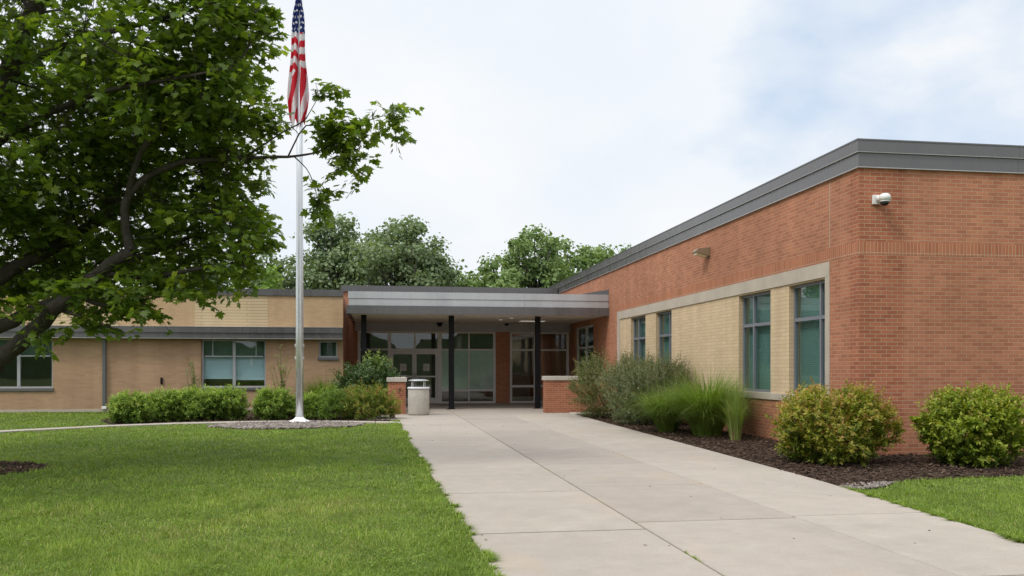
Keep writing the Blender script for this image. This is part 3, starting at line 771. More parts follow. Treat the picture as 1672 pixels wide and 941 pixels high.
def left_window(hole, kind):
    x0, x1, z0, z1 = hole; t = .055; yf = YL + .07
    fr = MB()
    fr.box(x0, x0 + t, yf, yf + .08, z0, z1); fr.box(x1 - t, x1, yf, yf + .08, z0, z1)
    fr.box(x0 + t, x1 - t, yf, yf + .08, z0, z0 + t); fr.box(x0 + t, x1 - t, yf, yf + .08, z1 - t, z1)
    panes = []
    if kind != 'small':
        lights = 2 if kind != 'wide' else 3
        zm = zl(582, 380)
        for k in range(lights):
            a = x0 + t + (x1 - x0 - 2 * t) * k / lights; c = x0 + t + (x1 - x0 - 2 * t) * (k + 1) / lights
            if k: fr.box(a - .05, a + .05, yf - .006, yf + .07, z0 + t, z1 - t)
            fr.box(a + .05, c - .05, yf - .003, yf + .072, zm - .022, zm + .022)
            q = a + (c - a) * (.30 if k == 0 else .72)
            fr.box(q - .014, q + .014, yf + .01, yf + .06, zm + .022, z1 - t)
    win = fr.build('window', M['left_frame'], left)
    pn = MB(); pn.box(x0 + t, x1 - t, yf + .03, yf + .038, z0 + t, z1 - t); pn.build('pane', M['glass_left'], win)
    s = MB(); s.box(x0 - .04, x1 + .04, YL - .05, YL + .066, z0 - .10, z0 - .002, 0, .006); s.build('sill', M['grey_metal'], win)
    if kind == 'shades':
        xm = (x0 + x1) / 2
        for a, c, v in ((x0 + .04, xm - .03, 619), (xm + .03, x1 - .04, 621)):
            s = MB(); s.box(a, c, yf + .13, yf + .136, zl(v, 380), zl(583, 380) + .0); s.build('roller_shade', M['shade'], win)
        s = MB(); s.box(x0 + .02, x1 - .02, yf + .20, yf + .206, zl(583, 380), z1); s.build('valance_blind', plain('green_blind', (0.10, 0.145, 0.115), .8), win)
        q = xat(409.5, YL)
        s = MB(); s.box(q - .05, q + .04, yf + .11, yf + .114, zl(597, 409), zl(582, 409)); s.build('hanging_tag', M['paper'], win)
    if kind == 'wide':
        s = MB(); s.box(x0 + .02, x1 - .02, yf + .20, yf + .206, zl(583, 380), z1); s.build('valance_blind', plain('green_blind', (0.10, 0.145, 0.115), .8), win)
        s = MB(); s.box(x0 + .1, x1 - .1, yf + .5, yf + 1.1, .75, .80); s.box(x0 + .2, x0 + .25, yf + .6, yf + .65, .02, .75); s.box(x1 - .25, x1 - .2, yf + .6, yf + .65, .02, .75); s.build('worktop', M['soffit'], win)
    if kind == 'small':
        s = MB(); s.box(x0 + .02, x1 - .02, yf + .16, yf + .166, z0 + .03, z1 - .03); s.build('blind', plain('dark_blind', (0.045, 0.075, 0.062), .8), win)
left_window(wA, 'wide'); left_window(wB, 'shades'); left_window(wS, 'small'); left_window(wC, 'plain')

# ------------------------------------------------------------------ the glazed entrance block
YG = 36.2; YU = 38.5; XI = XE + .003; XIU = -1.64
ent = thing('entrance_block', 'glazed entrance front with double doors recessed beneath the metal canopy', 'building', (3.3, YG, 0))
def xg(u): return xat(u, YG)
xa, xb, xc, xd = xg(584), xg(810), xg(832.5), XW - .03
ZG1 = zat(541.5, 2.5, YG)
w = MB()
wall_cells(w, 'x', YG, YG + .3, XI, XW - .002, 0, 3.94, [(xa, xb, 0.0, ZG1), (xc, xd, 0.0, ZG1)])
w.box(XI, XI + .3, YG + .3, YU, 0, 3.94)
w.box(XIU, XW - .002, YU, YU + .3, 3.0, 4.92)
w.box(XIU, XIU + .3, YU + .3, 52, 0, 4.92); w.box(XIU + .3, XW - .002, 51.7, 52, 0, 4.92)
w.build('wall', M['red_brick'], ent)
b = MB()
for a, c in zip(np.linspace(XIU - .05, XW - .08, 5)[:-1], np.linspace(XIU - .05, XW - .08, 5)[1:]): b.box(a, c - .003, YU - .10, YU + .25, 4.90, 5.17)
b.build('roof_edge', M['dark_metal'], ent)
b = MB(); b.box(XIU + .02, XW - .01, YU + .25, 51.9, 4.93, 5.10); b.build('roof', M['roofing'], ent)
b = MB(); b.box(XI + .31, XW - .01, YG + .31, 51.6, .005, .025); b.build('lobby_floor', M['room_floor'], ent)
b = MB(); b.box(XI + .31, XW - .01, 46, 46.2, .03, 3.2); b.box(XI + .31, XW - .01, YG + .31, 46, 3.2, 3.3); b.box(3.9, 4.15, 41, 46, .03, 3.2); b.box(0.4, 1.9, 44, 44.6, .03, 1.1); b.build('interior_wall', M['room'], ent)
b = MB(); b.box(xa - .1, xd + .02, YG - .06, YG - .002, ZG1, 3.44); b.build('header', M['header'], ent)
for x, y in ((-.2, 41.5), (2.6, 42.5), (6.2, 39.2), (6.2, 42.6)):
    b = MB(); b.box(x - .3, x + .3, y - .3, y + .3, 3.18, 3.197); b.build('lobby_light', M['lobby_light'], ent)
# storefront bars
yf = YG + .10
bars = MB(); T = .055
def vbar(x, z0=.02, z1=ZG1, t=T, y=0): bars.box(x - t, x + t, yf - .02 + y, yf + .10, z0, z1)
def hbar(x0, x1, z, t=.04): bars.box(x0, x1, yf - .012, yf + .09, z - t, z + t)
xP1, xP2 = xg(636), xg(718)
zT = zat(571, 2.5, YG)
for x in (xa + T, xb - T, xc + T, xd - T): vbar(x)
vbar(xP1, t=.07, y=-.004); vbar(xP2, t=.09, y=-.004)
xm = xg(677.5)
vbar(xg(766), t=.03, y=.002); vbar(xg(874), t=.045, y=.002)
vbar(xg(597), t=.03, y=.002)
for x0, x1 in ((xa + 2 * T, xP1 - .07), (xP2 + .09, xb - 2 * T), (xc + 2 * T, xd - 2 * T)):
    hbar(x0, x1, .06, .05); hbar(x0, x1, zT, .035); hbar(x0, x1, ZG1 - .035, .035)
hbar(xP2 + .09, xb - 2 * T, zat(637.5, 2.5, YG), .05); hbar(xc + 2 * T, xd - 2 * T, zat(631, 5, YG), .05)
hbar(xa + 2 * T, xP1 - .07, zat(637, 0, YG), .05)
hbar(xP1 + .07, xP2 - .09, zT - .02, .06); hbar(xP1 + .07, xP2 - .09, ZG1 - .035, .035)
bars.box(xm - .035, xm + .035, yf - .005, yf + .085, zT + .04, ZG1 - .07)
st = bars.build('storefront_frame', M['alu'], ent)
def pane(x0, x1, z0, z1, mat='glass_front', name='pane', par=None, y=.035):
    p = MB(); p.box(x0, x1, yf + y, yf + y + .008, z0, z1); return p.build(name, M[mat], par or st)
zsill = zat(637.5, 2.5, YG)
for x0, x1 in ((xa + .1, xP1 - .07), (xc + .1, xg(874)), (xg(874), xd - .1)):
    pane(x0, x1, .1, zT); pane(x0, x1, zT + .03, ZG1 - .05)
for x0, x1 in ((xP2 + .08, xg(766) - .03), (xg(766) + .03, xb - .1)):
    pane(x0, x1, .1, zsill); pane(x0, x1, zT + .03, ZG1 - .05)
    pane(x0, x1, zsill, zT); pane(x0, x1, zsill + .02, zT - .02, 'frosted', 'frosted_film', None, .055)
pane(xP1 + .06, xm - .03, zT + .04, ZG1 - .06); pane(xm + .03, xP2 - .08, zT + .04, ZG1 - .06)
# doors
d0, d1 = xP1 + .075, xP2 - .095
dm = (d0 + d1) / 2
zd = zT - .085
for x0, x1, hs in ((d0, dm - .006, 1), (dm + .006, d1, -1)):
    b = MB(); s = .085
    b.box(x0, x0 + s, yf, yf + .05, .035, zd); b.box(x1 - s, x1, yf, yf + .05, .035, zd)
    b.box(x0 + s, x1 - s, yf, yf + .05, zd - .11, zd); b.box(x0 + s, x1 - s, yf, yf + .05, .035, .26)
    zr = zat(615, 1.5, YG); b.box(x0 + s, x1 - s, yf + .002, yf + .048, zr - .035, zr + .035)
    dr = b.build('door', M['alu'], ent)
    pane(x0 + s, x1 - s, .26, zr - .035, 'glass_front', 'pane', dr, .02); pane(x0 + s, x1 - s, zr + .035, zd - .11, 'glass_front', 'pane', dr, .02)
    hx_ = x1 - .05 if hs > 0 else x0 + .05
    b = MB(); b.tube([(hx_, yf - .005, .88), (hx_, yf - .07, .90), (hx_, yf - .07, 1.30), (hx_, yf - .005, 1.32)], [.014] * 4, 8); b.build('handle', M['drip'], dr)
    cxx = (x0 + x1) / 2 + .02
    b = MB(); zz0, zz1 = zat(606, 1.5, YG), zat(594, 1.5, YG)
    b.box(cxx - .13, cxx + .13, yf + .012, yf + .015, zz0, zz1, 0)
    for k in range(5):
        zq = zz1 - .05 - k * .055
        b.box(cxx - .10, cxx + (.09, .05, .08, .03, .06)[k], yf + .009, yf + .0115, zq - .012, zq, 1)
    b.build('notice', [M['paper'], M['ink']], dr)
# ------------------------------------------------------------------ canopy
YA, XCL = 29.8, -1.12
can = thing('entrance_canopy', 'flat entrance canopy with dark lower fascia and pale metal upper bands on three black columns', 'canopy', (3.5, YA, 0))
def frame_band(mb, x0, y0, z0, z1, t=.12, seams=3):
    xs = np.linspace(x0, XW - .004, seams + 1)
    for a, c in zip(xs[:-1], xs[1:]): mb.box(a, c - .003, y0, y0 + t, z0, z1)
    mb.box(x0, x0 + t, y0 + t, YG - .07 if z1 < 3.7 else YU - .005, z0, z1)
b = MB(); frame_band(b, XCL, YA, 3.385, 3.67); b.build('lower_fascia', M['dark_metal'], can)
b = MB(); frame_band(b, XCL + .07, YA + .07, 3.672, 3.905); frame_band(b, XCL + .05, YA + .05, 3.915, 4.15); b.build('upper_fascia', M['light_metal'], can)
b = MB(); frame_band(b, XCL + .12, YA + .12, 3.905, 3.915, .06, 1); b.build('reveal_strip', M['dark_metal'], can)
b = MB(); b.box(XCL + .12, XW - .004, YA + .12, YG - .07, 3.42, 3.45); b.build('soffit', M['soffit'], can)
b = MB(); b.box(XCL + .17, XW - .004, YA + .17, YU - .002, 3.95, 4.10); b.build('roof', M['roofing'], can)
# metal cricket where the canopy meets the wing
b = MB()
x0, x1 = 7.0, XW - .006
for_ = [(x1, YA + .06), (x1, YA + 3.2)]
b.add([(x0, YA + .30, 4.152), (x1, YA + .06, 4.152), (x1, YA + .06, 4.33), (x0, YA + 1.2, 4.152), (x1, YA + 1.6, 4.152), (x1, YA + 1.6, 4.33)],
      [(0, 1, 2), (5, 4, 3), (0, 2, 5, 3), (0, 3, 4, 1), (1, 4, 5, 2)])
b.build('flashing', M['grey_metal'], can)
for u, Y in ((594, 31.05), (737, 31.05), (878, 31.05)):
    x = xat(u, Y); b = MB()
    b.box(x - .095, x + .095, Y - .095, Y + .095, .04, 3.415, 0, .012)
    b.box(x - .15, x + .15, Y - .15, Y + .15, .03, .045, 0, .004)
    b.build('column', M['black_steel'], can)
def lamp_mat():
    m, nt, out = new_mat('lit_lens'); p = principled(nt, out, (0.8, 0.78, 0.72), .5)
    p.inputs['Emission Color'].default_value = (1, .95, .85, 1); p.inputs['Emission Strength'].default_value = 0.25
    return m
M['lit'] = lamp_mat()
for x, y in ((4.7, 33.4), (4.95, 32.2)):
    b = MB(); b.lathe([(.075, -.006), (.075, .004)], (x, y, 3.416), 20); b.build('downlight', M['lit'], can)
b = MB(); b.box(5.6, 6.6, 33.9, 34.5, 3.412, 3.4185); b.build('light_panel', M['lit'], can)
px = xg(717); b = MB(); b.lathe([(.0, -.17), (.06, -.16), (.10, -.11), (.11, -.05), (.14, -.045), (.14, -.001)], (px, YG - .35, 3.42), 18); b.build('dome_sensor', M['black_steel'], can)
px = xg(826); b = MB(); b.box(px - .07, px + .07, YG - .30, YG - .14, 3.33, 3.419, 0, .01); b.build('dome_sensor', M['black_steel'], can)

# ------------------------------------------------------------------ low walls, bin
def low_wall(label, x0, x1, y0, y1, h, seed):
    t = thing('low_wall', label, 'wall', ((x0 + x1) / 2, y0, 0), 'low brick walls flanking the entrance')
    b = MB(); b.box(x0, x1, y0, y1, 0, h - .14); b.build('brick_body', M['red_brick_deep'], t)
    xs = np.linspace(x0 - .04, x1 + (.04 if x1 < 5 else -.002), max(2, int((x1 - x0) / 1.2) + 1))
    for a, c in zip(xs[:-1], xs[1:]):
        b = MB(); b.box(a + .002, c - .002, y0 - .04, y1 + .04, h - .14, h, 0, .012); b.build('coping', M['coping'], t)
low_wall('short low red brick wall with pale coping beside the bin', .26, .83, 27.85, 30.6, 1.21, 1)
low_wall('longer low red brick wall with pale coping meeting the big brick wing', 5.43, XW - .004, 27.95, 28.35, 1.25, 2)
b = MB(); b.prism([(6.0, 27.0), (6.75, 26.85), (6.95, 27.35), (6.2, 27.6)], .006, .06); o = b.build('stone_slab', M['coping']); tag(o, 'small pale stone slab lying on mulch before the longer low wall', 'stone slab')

bx, by = 1.22, 27.35
t = thing('trash_bin', 'round pale concrete trash bin with raised metal lid before the entrance', 'trash bin', (bx, by, .03))
r = .335
b = MB(); b.lathe([(r - .035, 0), (r - .01, .02), (r, .06), (r + .004, .45), (r, .80), (r - .01, .82)], (bx, by, .03), 40); b.build('body', M['precast'], t)
b = MB(); b.lathe([(r + .006, .82), (r + .02, .83), (r + .02, .875), (r + .005, .885), (r - .06, .89)], (bx, by, .03), 40); b.build('rim', M['alu'], t)
for k in range(4):
    a = R_(35 + 90 * k); b = MB(); q = (bx + (r - .07) * math.cos(a), by + (r - .07) * math.sin(a))
    b.tube([(q[0], q[1], .03 + .885), (q[0], q[1], .03 + 1.08)], [.014, .014], 8); b.build('post', M['alu'], t)
b = MB(); b.lathe([(r - .015, 1.075), (r - .005, 1.085), (r - .03, 1.105), (r - .12, 1.13), (.02, 1.14)], (bx, by, .03), 40); b.build('lid', M['light_metal'], t)

# ------------------------------------------------------------------ flagpole and flag
FX, FY = G(489, 690.5)
t = thing('flagpole', 'tall silver tapered metal flagpole standing in the gravel patch', 'flagpole', (FX, FY, 0))
HP = 13.2
b = MB(); b.tube([(FX, FY, .03), (FX, FY, 2.5), (FX, FY, 6), (FX, FY, HP)], [.105, .102, .090, .062], 28); b.build('shaft', M['pole'], t)
b = MB(); b.lathe([(.30, .0), (.31, .025), (.29, .05), (.20, .075), (.14, .12), (.11, .16)], (FX, FY, .006), 36); b.build('base_collar', M['white_plastic'], t)
b = MB(); b.lathe([(.0, -.12), (.07, -.10), (.12, -.03), (.12, .03), (.07, .10), (.0, .12)], (FX, FY, HP + .12), 24); b.build('finial', M['gold'], t)
for z in (2.12, 1.78):
    b = MB(); b.box(FX - .125, FX + .125, FY - .03, FY + .03, z - .02, z + .06, 0, .01); b.build('cleat', M['alu'], t)
b = MB(); b.tube([(FX + .11, FY - .06, 1.8), (FX + .095, FY - .07, 6), (FX + .085, FY - .06, HP - .1)], [.006] * 3, 6); b.build('halyard', M['paper'], t)

dF = depth(FX, FY)
z_bot = H_EYE + (VH - 199) / FPX * dF; z_top = H_EYE + (VH + 22) / FPX * dF
nu, nv = 72, 150
fverts = []; fcol = []
hw = [(-22, .02), (0, .055), (30, .13), (60, .17), (100, .205), (130, .24), (160, .25), (185, .22), (199, .17)]
def fv(i, j):
    s = i / nu; tt = j / nv
    v = -22 + 221 * tt
    v_eff = v
    wv = 1.12 * float(np.interp(v, [a for a, _ in hw], [b_ for _, b_ in hw]))
    ph = tt * 2.2
    x = (s - .5) * 2 * wv * (1 + .10 * math.sin(9 * tt)) + .05 * wv * math.sin(s * 13 + ph * 2) - .035 * math.sin(tt * 3.2)
    amp = .05 + .10 * min(1, tt * 1.6)
    y = -.13 - amp * math.cos(s * math.pi * 5.0 + ph) * (.4 + .6 * tt) - .03 * math.sin(s * 3.1 + tt * 11)
    z = z_top + (z_bot - z_top) * tt + .10 * (s - .5) * tt - (.13 * max(0, math.sin(s * 9.0 + 1.0)) + .05 * math.sin(s * 23)) * max(0, tt - .86) / .14
    return (FX + x * cY, FY + y - x * sY, z)
for j in range(nv + 1):
    for i in range(nu + 1): fverts.append(fv(i, j))
ff = []; fc = []
for j in range(nv):
    for i in range(nu):
        q = j * (nu + 1) + i
        ff.append((q, q + nu + 1, q + nu + 2, q + 1))
        s = (i + .5) / nu; tt = (j + .5) / nv; v = -22 + 221 * tt
        lim = 56 + 6 * (s - .5)
        if v < lim:                                   # canton with rows of stars
            aa = (v + 22) / 9.5; bb = s * 4 + (int(aa) % 2) * .5
            du, dv_ = (bb % 1) - .5, (aa % 1) - .5
            star = (du * du * .5 + dv_ * dv_) < .045
            fc.append((.80, .80, .82) if star else (.020, .036, .16))
        else:
            w1 = np.clip((v - 105) / 40, 0, 1)
            ph_h = (v - lim) / 11.0 + .35 * math.sin(s * 7)
            ph_v = s * 4.4 + .5 * math.sin(v / 30) + 4.0 + (v - 105) / 46
            kk = ph_h * (1 - w1) + ph_v * w1 if w1 in (0, 1) else (ph_h if v < 118 + 10 * math.sin(s * 8) else ph_v)
            fc.append((.60, .022, .040) if int(math.floor(kk)) % 2 else (.74, .73, .74))
me = bpy.data.meshes.new('flag')
me.from_pydata([(a - FX, b_ - FY, c - z_bot) for a, b_, c in fverts], [], ff)
ca = me.color_attributes.new('pattern', 'FLOAT_COLOR', 'CORNER')
buf = np.repeat(np.array([list(c) + [1] for c in fc], np.float32), 4, axis=0); ca.data.foreach_set('color', buf.ravel())
me.polygons.foreach_set('use_smooth', [True] * len(ff))
m, nt, out = new_mat('flag_cloth')
a = nt.nodes.new('ShaderNodeAttribute'); a.attribute_name = 'pattern'
p = nt.nodes.new('ShaderNodeBsdfPrincipled'); L(nt, a.outputs['Color'], p.inputs['Base Color']); p.inputs['Roughness'].default_value = .75; p.inputs['Specular IOR Level'].default_value = .2
tr = nt.nodes.new('ShaderNodeBsdfTranslucent'); L(nt, a.outputs['Color'], tr.inputs[0])
mx = nt.nodes.new('ShaderNodeMixShader'); mx.inputs[0].default_value = .35
L(nt, p.outputs[0], mx.inputs[1]); L(nt, tr.outputs[0], mx.inputs[2]); L(nt, mx.outputs[0], out.inputs[0])
me.materials.append(m)
fo = bpy.data.objects.new('flag', me); C.objects.link(fo); fo.location = (FX, FY, z_bot)
tag(fo, 'limp red white and blue striped flag with starred corner hanging from pole', 'flag')

# ------------------------------------------------------------------ shrubs and grasses
def shrub(name, label, cat, c, rx, ry, h, nspr, lsize, mat, seed, group=None, tv=OVAL_V, base_w=.62, upright=.7, sprig=.22, kleaf=11, lumps=5, tipcol=.35, stems=16, hcol=.12):
    rg = np.random.default_rng(seed)
    t = thing(name, label, cat, (c[0], c[1], 0), group)
    # lumpy outline: overlapping rounded masses
    lz = rg.uniform(.30, .80, lumps); la = rg.uniform(0, 2 * np.pi, lumps)
    hf = rg.uniform(0.02, 1, nspr) ** .85
    az = rg.uniform(0, 2 * np.pi, nspr)
    prof = np.sqrt(np.clip(1 - ((hf - base_w) / (1.02 - base_w * .0 + (-.02))) ** 2 * np.where(hf > base_w, 1 / (1 - base_w + .06) ** 2, 1 / (base_w + .08) ** 2), 0.01, 1))
    lump = 1 + .13 * np.sin(3 * az + la[0] + 4 * hf) + .09 * np.sin(5 * az + la[1] - 6 * hf) + .07 * np.sin(9 * az + la[2] + 9 * hf)
    r = np.sqrt(rg.uniform(.22, 1, nspr)) * prof * lump
    pos = np.stack([c[0] + r * rx * np.cos(az), c[1] + r * ry * np.sin(az), hf * h * (.93 + .10 * np.sin(4 * az + la[3]))], -1)
    outw = np.stack([np.cos(az), np.sin(az), np.zeros(nspr)], -1)
    d = unit(outw * (0.75 * r[:, None] + .1) + np.array([0, 0, 1.0]) * (upright * (.4 + hf[:, None])) + rg.normal(0, .38, (nspr, 3)))
    Ls = sprig * rg.uniform(.6, 1.25, nspr) * (.7 + .5 * (hf > .8))
    K = kleaf
    tpos = (np.arange(K) + .5)[None, :] / K
    lp = pos[:, None, :] + d[:, None, :] * (Ls[:, None] * tpos)[:, :, None]
    side = unit(np.cross(d, rg.normal(0, 1, (nspr, 3))))
    side2 = np.cross(d, side)
    ang = np.arange(K) * 2.4
    sv = side[:, None, :] * np.cos(ang)[None, :, None] + side2[:, None, :] * np.sin(ang)[None, :, None]
    ax = d[:, None, :] * .65 + sv * .8 + rg.normal(0, .25, (nspr, K, 3))
    nm = d[:, None, :] * .4 + np.array([0, 0, .8]) + rg.normal(0, .4, (nspr, K, 3)) - sv * .3
    sz = lsize * rg.uniform(.6, 1.25, (nspr, K)) * (1.1 - .35 * tpos)
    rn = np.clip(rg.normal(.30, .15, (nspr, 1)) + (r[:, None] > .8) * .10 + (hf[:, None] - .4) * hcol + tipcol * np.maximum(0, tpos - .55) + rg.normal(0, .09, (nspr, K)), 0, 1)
    P_, A_, N_ = lp.reshape(-1, 3), ax.reshape(-1, 3), nm.reshape(-1, 3)
    keep = P_[:, 2] > .02
    v, f = leaves(P_[keep], A_[keep], N_[keep], sz.ravel()[keep], tv, OVAL_F)
    arr_mesh('foliage', v, f, mat, t, np.repeat(rn.ravel()[keep], 2))
    b = MB()
    for k in range(stems):
        i = rg.integers(0, nspr); q = pos[i]
        b0 = np.array([c[0], c[1], 0]) + np.append(rg.normal(0, .10, 2) * rx, 0)
        mid = b0 * .45 + q * .55 + np.array([0, 0, -.12 * h]) * 0
        mid[:2] = b0[:2] * .6 + q[:2] * .4
        b.tube([b0, mid, q], [.012, .009, .004], 5)
    b.build('stems', M['twig'], t)
    return t

def grass_clump(name, label, cat, c, rad, h, n, mat, seed, group=None, lean=.16, bend=.55, width=.006, spread=.30, straw=None):
    rg = np.random.default_rng(seed)
    t = thing(name, label, cat, (c[0], c[1], 0), group)
    def blades(nn, hh, bb, ll, m_, nm, wd):
        az = rg.uniform(0, 2 * np.pi, nn); rr = np.sqrt(rg.uniform(0, 1, nn)) * rad * spread
        base = np.stack([c[0] + rr * np.cos(az), c[1] + rr * np.sin(az), np.zeros(nn)], -1)
        a2 = az + rg.normal(0, .7, nn)
        dh = np.stack([np.cos(a2), np.sin(a2), np.zeros(nn)], -1)
        Ln = hh * rg.uniform(.55, 1.2, nn) * (1 + .1 * np.sin(3 * az))
        v, f, sg = arcs(base, dh, Ln, rg.uniform(0, 1, nn) * ll * (rad / h) * 2, np.abs(rg.normal(bb, .22, nn)).clip(0, 1.1), wd * rg.uniform(.6, 1.3, nn), 6)
        rn = np.clip(rg.normal(.45, .22, nn), 0, 1)
        arr_mesh(nm, v, f, m_, t, np.repeat(rn, sg))
    blades(n, h, bend, lean, mat, 'blades', width)
    if straw: blades(straw, h * .28, .2, lean * .5, M['straw'], 'dry_base', width)
    return t

def at_g(u, v): return G(u, v)
# right bed
shrub('rounded_shrub', 'rounded green shrub with rust tinged tips in front of the brick corner', 'shrub', G(1361, 757), .86, .80, 1.06, 1800, .072, M['burning_bush'], 11, 'rounded shrubs by the brick corner', tipcol=.72, sprig=.21, hcol=.35)
shrub('rounded_shrub', 'rounded yellow green shrub standing by the front brick wall at right edge', 'shrub', G(1587, 760), .72, .70, 1.04, 1600, .076, M['burning_bush2'], 12, 'rounded shrubs by the brick corner', tipcol=.55, sprig=.20, hcol=.3)
shrub('spreading_shrub', 'olive russet twiggy shrub beside the longer low brick wall', 'shrub', G(1000, 683), 1.25, 1.2, 1.72, 1800, .075, M['russet'], 13, 'shrubs along the brick wing', tv=NARROW_V, tipcol=.55, sprig=.34, kleaf=12)
shrub('spreading_shrub', 'grey green twiggy shrub between the olive shrub and the tall grass', 'shrub', G(1062, 694), 1.15, 1.25, 1.55, 1900, .072, M['greygreen'], 14, 'shrubs along the brick wing', tv=NARROW_V, tipcol=.5, sprig=.32, kleaf=12)
shrub('spreading_shrub', 'brownish airy shrub rising behind the tall grass under buff wall panel', 'shrub', (7.35, 21.9), .75, 1.0, 1.62, 800, .07, M['russet'], 15, 'shrubs along the brick wing', tv=NARROW_V, tipcol=.7, sprig=.34, kleaf=11)
gx, gy = G(1090, 706)
grass_clump('ornamental_grass', 'smaller bright green fountain grass clump next to the grey green shrub', 'grass clump', (gx, gy), .70, 1.35, 2300, M['reed'], 21, 'tall grass clumps in the mulch bed', lean=.30, bend=.66)
gx, gy = G(1155, 713)
grass_clump('ornamental_grass', 'largest bright green fountain grass clump in the middle of mulch bed', 'grass clump', (gx, gy), .98, 1.66, 4200, M['reed'], 22, 'tall grass clumps in the mulch bed', lean=.26, bend=.58)
gx, gy = G(1201, 721)
grass_clump('ornamental_grass', 'slim upright reed clump with straw coloured base below the tinted windows', 'grass clump', (gx, gy), .30, 1.12, 330, M['reed2'], 23, 'tall grass clumps in the mulch bed', lean=.16, bend=.18, width=.009, spread=.35, straw=220)
# left bed
sp = [(213, 692.5, .50, .70, 'leftmost low lime green shrub at the end of the row, nearest the downspout'),
      (275, 688.5, .60, .75, 'lime green shrub, second from the downspout in the row'),
      (327, 687.5, .60, .80, 'lime green shrub, third from the downspout, just left of the shaded window'),
      (370, 686.5, .54, .84, 'lime green shrub directly beneath the window with pale shades'),
      (447, 686.0, .56, .78, 'lime green shrub standing alone just left of the flagpole'),
      (500, 685.0, .44, .62, 'low lime green shrub partly behind the foot of the flagpole')]
for i, (u, v, r, h, lab) in enumerate(sp):
    shrub('lime_shrub', lab, 'shrub', G(u, v), r, r * .9, h, 950, .085, M['spirea'], 30 + i, 'lime green shrubs before the classroom wing', tv=NARROW_V * np.array([1.2, 1, 1]), base_w=.48, upright=.6, sprig=.19, kleaf=11, tipcol=.45, hcol=.4)
gx, gy = G(532, 672)
grass_clump('ornamental_grass', 'broad soft green grass clump behind the flagpole near small window', 'grass clump', (gx, gy), .95, 1.42, 1700, M['reed'], 24, 'grass clumps in the left bed', lean=.25, bend=.6, width=.009)
shrub('dark_shrub', 'dark green spreading shrub left of the short low brick wall', 'shrub', G(604, 676), 1.05, .9, 1.50, 1000, .10, M['darkshrub'], 41, None, tipcol=.4, sprig=.28, base_w=.5)
shrub('sapling_shrub', 'bright green upright plant poking above the dark shrub by the doors', 'shrub', (xat(615, 29.2), 29.2), .40, .4, 1.80, 190, .12, M['weed'], 42, None, base_w=.75, upright=1.2, sprig=.3)
shrub('low_perennial', 'low green arching perennial between flagpole and dark shrub', 'plant', G(548, 685.5), .62, .5, .72, 420, .10, M['spirea'], 43, 'low perennials along the path', tv=NARROW_V, base_w=.45, sprig=.25, tipcol=.2)
shrub('low_perennial', 'low golden perennial with rusty red tips at the foot of dark shrub', 'plant', G(602, 686), .78, .55, .82, 520, .10, M['daylily'], 44, 'low perennials along the path', tv=NARROW_V, base_w=.45, sprig=.27, tipcol=.75)
def tall_weed(label, u, Y, h, seed, n=9):
    rg = np.random.default_rng(seed); x = xat(u, Y)
    t = thing('tall_weed', label, 'plant', (x, Y, 0), 'tall weeds along the classroom wall')
    b = MB(); pos = []; ax = []
    for k in range(n):
        lean = rg.normal(0, .22, 2); hh = h * rg.uniform(.6, 1.05)
        p0 = np.array([x + rg.normal(0, .07), Y + rg.normal(0, .05), 0])
        pts = [p0 + np.array([lean[0] * q * q, lean[1] * q * q * .5, hh * q]) for q in np.linspace(0, 1, 6)]
        b.tube(pts, [.009, .008, .007, .006, .004, .003], 5)
        for q in rg.uniform(.25, 1, 34):
            pos.append(p0 + np.array([lean[0] * q * q, lean[1] * q * q * .5, hh * q])); ax.append(rg.normal(0, 1, 3) + np.array([0, 0, .5]))
    b.build('stems', M['twig'], t)
    pos = np.array(pos); ax = np.array(ax)
    v, f = leaves(pos, ax, rg.normal(0, 1, pos.shape) + np.array([0, 0, .6]), .11 * rg.uniform(.5, 1.2, len(pos)), NARROW_V, OVAL_F)
    arr_mesh('foliage', v, f, M['weed'], t, np.repeat(rg.uniform(0, 1, len(pos)), 2))
tall_weed('tall spindly pale weed against tan wall just left of the flagpole', 459, 29.6, 2.25, 51, 10)
tall_weed('shorter brownish weed left of the window with pale shades', 317, 30.4, 1.95, 52, 8)

